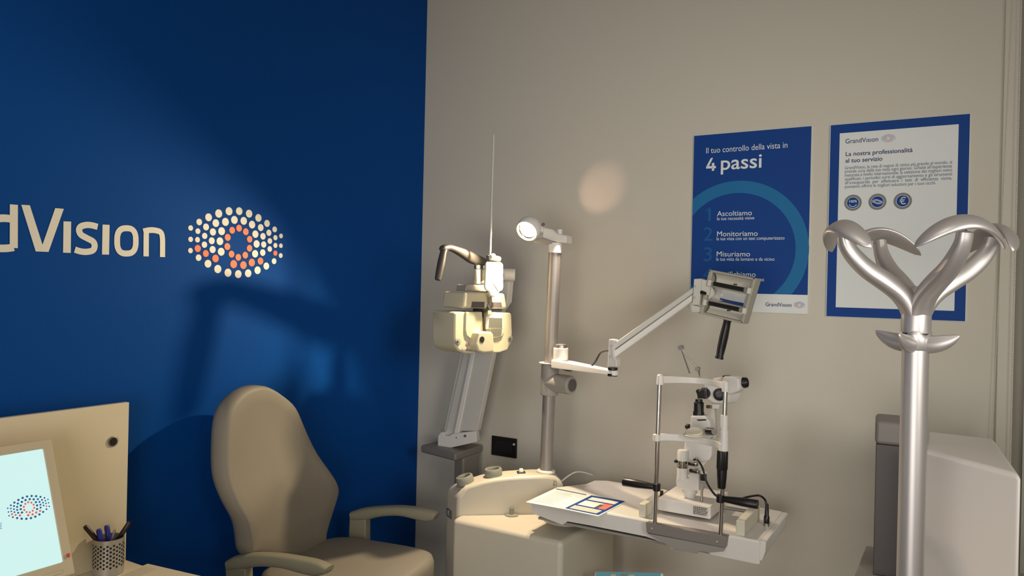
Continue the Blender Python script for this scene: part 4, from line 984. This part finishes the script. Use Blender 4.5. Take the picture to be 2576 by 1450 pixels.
mb = MB(); a_ = scp(-30, 1340); b_ = scp(5, 1332); text_on(mb, 'nvenuti!', SB-mr*(SB.y-a_.y)+up_*((a_-SB).dot(up_)), SB-mr*(SB.y-b_.y)+up_*((a_-SB).dot(up_)), 0.016, up_, mn, 0.0)
mb.build('screen_text', 'screen_blue', mt, smooth=False)
mb = MB(); mb.box(sc_(-0.0125, 0.012, 0.0075), (0.007, 0.009, 0.002), mr, up_, mn); mb.build('energy_sticker', 'red', bez)
mb = MB(); mb.box(sc_(0.03, -0.022, 0.0075), (0.045, 0.008, 0.002), mr, up_, mn); mb.build('button_strip', 'bezel', bez, bevel=0.0008)
bs = V((SB.x-0.09, ys-ws_/2, DZ))
MB().tube([sc_(ws_/2, hs_*0.35, -0.03), bs+V((0,0,0.12)), bs+V((0,0,0.008))], 0.025).build('stand_neck', 'grey_mid', mt)
MB().lathe(bs+V((0.03,0,0)), EZ, [(0.11,0),(0.11,0.008),(0.03,0.014)], 36).build('stand_foot', 'grey_mid', mt)

# ------------------------------------------------------------------ pen cup and pens
pb = pt(272, 1442, Z=DZ); pb = V((pb.x, pb.y, DZ)); cr = 0.0405
cz = pt(272, 1352, P=pb, N=V((FW.x, FW.y, 0))).z-DZ
pcup = thing('pen_cup', 'round perforated grey metal pen cup on the desk', 'pen cup', pb)
wall = MB().lathe(pb, EZ, [(cr-0.0015,0.002),(cr,0.0),(cr,cz),(cr-0.0018,cz),(cr-0.0018,0.003)], 40, cap=False).build('cup_wall', 'mesh_metal', pcup)
MB().cyl(pb+V((0,0,0.0005)), pb+V((0,0,0.003)), cr-0.001, n=32).build('cup_floor', 'mesh_metal', pcup)
mb = MB()
for k in range(30):
    for r in range(6):
        t = 2*math.pi*k/30; z_ = 0.026+r*0.0112+(0.0056 if k % 2 else 0)
        n_ = V((math.cos(t), math.sin(t), 0)); tg = V((-math.sin(t), math.cos(t), 0))
        disc(mb, pb+n_*(cr+0.0003)+V((0,0,z_)), 0.0031, tg, EZ, 10)
ho = mb.build('perforations', 'hole', pcup, smooth=False)
def pen(p_top, base_off, m, label, r=0.0055, capped=True, tipm=None):
    pbse = pb+V((base_off[0], base_off[1], 0.004)); d = (p_top-pbse); L_ = d.length
    o = thing('pen', label, 'pen', pbse, 'pens in the desk cup')
    MB().lathe(pbse, d, [(0.001,0),(r*0.9,0.012),(r,0.02),(r,L_*0.55)], 14).build('barrel', m, o)
    MB().lathe(pbse, d, [(r*1.1,L_*0.55),(r*1.25,L_*0.57),(r*1.25,L_-0.006),(r*0.9,L_)], 14).build('cap', tipm or m, o)
def ptop(x, y, off=0.0): return pt(x, y, P=pb+V((FW.x, FW.y, 0))*off, N=V((FW.x, FW.y, 0)))
pen(ptop(213, 1324, -0.040), (0.020, 0.030), 'pen_dark', 'dark brown pen leaning leftmost out of the cup')
pen(ptop(248, 1332, -0.022), (0.008, -0.008), 'pen_blue', 'short blue capped pen at the front left of the cup', 0.006)
pen(ptop(268, 1322, 0.015), (0.012, 0.010), 'pen_blue', 'taller blue capped pen standing in the middle of the cup', 0.006)
pen(ptop(289, 1332, 0.0), (-0.012, -0.004), 'mesh_metal', 'thin grey pen between the blue and the right dark pen', 0.003)
pen(ptop(327, 1313, 0.02), (-0.026, -0.018), 'pen_dark', 'long dark pen leaning to the right out of the cup')

# ------------------------------------------------------------------ paper on the desk
zpp = DZ+0.0012
a_, b_, c_ = pt(372, 1419, Z=zpp), pt(470, 1450, Z=zpp), pt(300, 1447, Z=zpp)
d1 = (b_-a_).normalized()*0.21; d2 = V((d1.y, -d1.x, 0)).normalized()*0.297
if d2.y > 0: d2 = -d2
d2 = (c_-a_).normalized()*0.297
ppr = thing('paper_sheet', 'cream printed paper sheet lying at the desk edge beside the pen cup', 'paper', a_-V((0,0,0.001)))
d1 = V((-d2.y, d2.x, 0)).normalized()*0.21
if (d1.x < 0): d1 = -d1
MB().prism([a_, a_+d1, a_+d1+d2, a_+d2], (0, 0, -0.0006)).build('sheet', 'desk', ppr, smooth=False)
mb = MB()
for k in range(5):
    u0, v0 = 0.06, 0.06+k*0.05
    mb.poly([a_+d2*u+d1*v+V((0,0,0.0003)) for u, v in ((u0,v0),(u0+0.3,v0),(u0+0.3,v0+0.008),(u0,v0+0.004))])
mb.build('print_lines', 'badge_grey', ppr, smooth=False)

# ------------------------------------------------------------------ coat stand
cb_ = pt(2300, 1000, dep=1.7); cx_, cy_ = cb_.x, cb_.y
cst = thing('coat_stand', 'silver coat stand with curved leaf shaped hooks in front of the framed notice', 'coat stand', (cx_, cy_, 0))
fz = lambda cy: pt(2020+870/3.0216, 520+cy/3.0216, P=V((cx_, cy_, 0)), N=V((FW.x, FW.y, 0))).z
MB().lathe((cx_, cy_, 0), EZ, [(0.19,0),(0.19,0.012),(0.05,0.035),(0.03,0.06)], 40).build('base', 'silver', cst)
MB().cyl((cx_, cy_, 0.05), (cx_, cy_, fz(1090)), 0.0278, n=40).build('pole', 'silver', cst)
fr = V((cx_-CAM.x, cy_-CAM.y, 0)).normalized(); lr = V((fr.y, -fr.x, 0))
def dirv(rx, dep): return (lr*rx+fr*dep).normalized()
arms_ = [dirv(-0.87, -0.49), dirv(-0.49, 0.87), dirv(0.49, -0.87), dirv(0.87, 0.49)]
zb_ = fz(870)
mb = MB(); mb.lathe((cx_, cy_, fz(960)), EZ, [(0.030,0),(0.031,0.01),(0.0305,0.04),(0.029,0.06),(0.022,0.085),(0.008,0.105)], 40)
mb.build('crown', 'silver', cst)
for d in arms_:
    tg = V((-d.y, d.x, 0))
    rz = [(0.003,-0.085),(0.006,-0.030),(0.018,0.020),(0.042,0.055),(0.076,0.080),(0.116,0.106),(0.148,0.136),(0.167,0.164),(0.174,0.188)]
    P_ = [V((cx_, cy_, zb_))+d*r+V((0, 0, z)) for r, z in rz]
    hw = [0.012, 0.021, 0.024, 0.023, 0.022, 0.020, 0.018, 0.0155, 0.015]; th = [0.012, 0.022, 0.030, 0.031, 0.030, 0.028, 0.026, 0.023, 0.022]
    P2_, hw2 = smooth(P_, hw, 5); _, th2 = smooth(P_, th, 5)
    rings = []
    for i, p in enumerate(P2_):
        t = (P2_[min(i+1, len(P2_)-1)]-P2_[max(i-1, 0)]).normalized(); nn = tg.cross(t)   # in the radial plane
        rr = []
        for k in range(24):
            a = 2*math.pi*k/24; c_, s_ = math.cos(a), math.sin(a)
            inner = 0.45 if s_ < 0 else 1.0
            rr.append(p+tg*hw2[i]*math.copysign(abs(c_)**0.85, c_)-nn*th2[i]*s_*(inner))
        rings.append(rr)
    am = MB().loft(rings).build('arm', 'silver', cst, angle=70)
    # arched leaf hook across the arm's tip
    top_ = V((cx_, cy_, zb_))+d*0.170+V((0, 0, 0.186))
    rings = []; n = 28
    for i in range(n+1):
        u = -1+2*i/n
        p = top_+tg*(0.094*u)+V((0, 0, 0.020-0.050*u*u))+d*(0.012-0.03*u*u)
        wl = 0.025*(max(0.0, 1-abs(u)**2.8))**0.62+0.0012; tl = 0.013*(max(0.0, 1-abs(u)**2.0))**0.7+0.001
        t = (tg*0.094+V((0, 0, -0.10*u))-d*0.06*u).normalized()
        nn = (EZ*0.85+d*0.52); nn = (nn-t*nn.dot(t)).normalized(); bb_ = t.cross(nn)
        rings.append([p+bb_*wl*math.cos(a)+nn*tl*(math.sin(a) if math.sin(a) > 0 else 0.35*math.sin(a)) for a in (2*math.pi*k/20 for k in range(20))])
    MB().loft(rings).build('hook', 'silver', am, angle=75)
zc_ = fz(1090)
rings = []
for h_, r_ in ((0, 0.0285), (0.003, 0.031), (0.028, 0.0325), (0.036, 0.0315), (0.040, 0.0295)):
    rings.append([V((cx_, cy_, zc_))+V((math.cos(a), math.sin(a), 0))*r_+V((0, 0, h_+(0.006*math.cos(4*a) if h_ > 0.02 else 0))) for a in (2*math.pi*k/48 for k in range(48))])
MB().loft(rings).build('collar', 'silver', cst)
for k, d in enumerate([dirv(-0.93, 0.36), dirv(-0.36, -0.93), dirv(0.93, -0.36), dirv(0.36, 0.93)]):
    tg = V((-d.y, d.x, 0)); rings = []
    n = 14
    for i in range(n+1):
        u = i/n
        p = V((cx_, cy_, zc_))+d*(0.022+0.068*u)+V((0, 0, 0.014+0.024*u*u))
        wl = 0.019*(1-u**2.4)**0.8+0.001; tl = 0.010*(1-u**2)+0.001
        nn = (EZ-d*0.7*u).normalized()
        rings.append([p+tg*tl*1.4*math.cos(a)+nn*wl*math.sin(a) for a in (2*math.pi*j/16 for j in range(16))])
    MB().loft(rings).build('small_hook', 'silver', cst, angle=75)

# ------------------------------------------------------------------ instrument at the right edge on its stand
ZT_ = 1.192
A, B, C_, D = pt(2322,1130,Z=ZT_), pt(2570,1196,Z=ZT_), pt(2502,1104,Z=ZT_), pt(2330,1084,Z=ZT_)
zb0 = 0.80
ar = thing('autorefractor', 'white boxy instrument with a grey rear unit behind the coat stand', 'instrument', ((A+B+C_+D)/4).xy.to_3d()+V((0,0,zb0)))
body = [A+V((0,0,0)), B, C_, D]
MB().prism(body, (0, 0, zb0-ZT_)).build('white_shell', 'shell_white', ar, bevel=0.014, seg=5)
G = lambda x, y, dep: pt(x, y, dep=dep)
g0, g1 = pt(2205,1057,dep=2.16), pt(2290,1057,dep=2.16)
gy = (g0-CAM); gy.z = 0; gy.normalize(); gx = V((gy.y, -gy.x, 0))
wg = 0.097
def gbox(z0, z1, ex=0.0):
    return MB().prism([g0.xy.to_3d()+gx*(-ex)+V((0,0,z0))-gy*ex, g0.xy.to_3d()+gx*(wg+ex)+V((0,0,z0))-gy*ex, g0.xy.to_3d()+gx*(wg+ex)+gy*(0.14+ex)+V((0,0,z0)), g0.xy.to_3d()+gx*(-ex)+gy*(0.14+ex)+V((0,0,z0))], (0, 0, z1-z0))
zg = g0.z; zs_ = pt(2210, 1118, dep=2.16).z
gbox(zs_, zg, 0.003).build('rear_cap', 'grey', ar, bevel=0.012, seg=4)
gbox(zb0, zs_).build('rear_unit', 'grey_dark', ar, bevel=0.003)
mid = (A+B+C_+D)/4
st = thing('instrument_stand', 'grey pedestal table under the white boxy instrument', 'stand', (mid.x, mid.y, 0))
MB().lathe((mid.x, mid.y, 0), EZ, [(0.22,0),(0.22,0.02),(0.05,0.05),(0.045,0.765)], 36).build('pedestal', 'grey', st)
MB().b(mid.x-0.26, mid.x+0.22, mid.y-0.2, mid.y+0.26, 0.765, 0.7995).build('top_plate', 'grey_mid', st, bevel=0.006)

# ------------------------------------------------------------------ small control keypad under the table
kp0 = pt(1497, 1437, Y=-0.48); kp1 = pt(1668, 1441, Y=-0.48)
kz_ = kp0.z
kpd = thing('control_keypad', 'turquoise keypad with small buttons under the instrument table', 'keypad', ((kp0.x+kp1.x)/2, -0.48, kz_-0.16))
tilt = V((0, 0.5, 0.86)).normalized(); kn_ = V((0, -0.86, 0.5)); ku = (kp1-kp0); kw = ku.length; ku.normalize()
def kq(u, v, o): return kp0+ku*u+tilt*(-v)+kn_*o
MB().prism([kq(0,0,0), kq(kw,0,0), kq(kw,0.16,0), kq(0,0.16,0)], kn_*(-0.03)).build('keypad_body', 'plastic_white', kpd, bevel=0.006)
fc = MB().poly([kq(0.006,0.003,0.0006), kq(kw-0.006,0.003,0.0006), kq(kw-0.006,0.15,0.0006), kq(0.006,0.15,0.0006)]).build('keypad_face', 'keypad', kpd, smooth=False)
for k in range(3):
    u0 = (0.25, 0.41, 0.52)[k]*kw
    MB().prism([kq(u0,0.009,0), kq(u0+0.02,0.009,0), kq(u0+0.02,0.03,0), kq(u0,0.03,0)], kn_*0.003).build('button', ('plastic_yellow','grey_mid','plastic_yellow')[k], kpd, bevel=0.001)
MB().cyl((kpd.location.x, -0.45, 0.0), (kpd.location.x, -0.45, kz_-0.10), 0.02).build('stalk', 'grey', kpd)
MB().lathe((kpd.location.x, -0.45, 0.0), EZ, [(0.12,0),(0.12,0.012),(0.03,0.02)], 30).build('foot', 'grey', kpd)
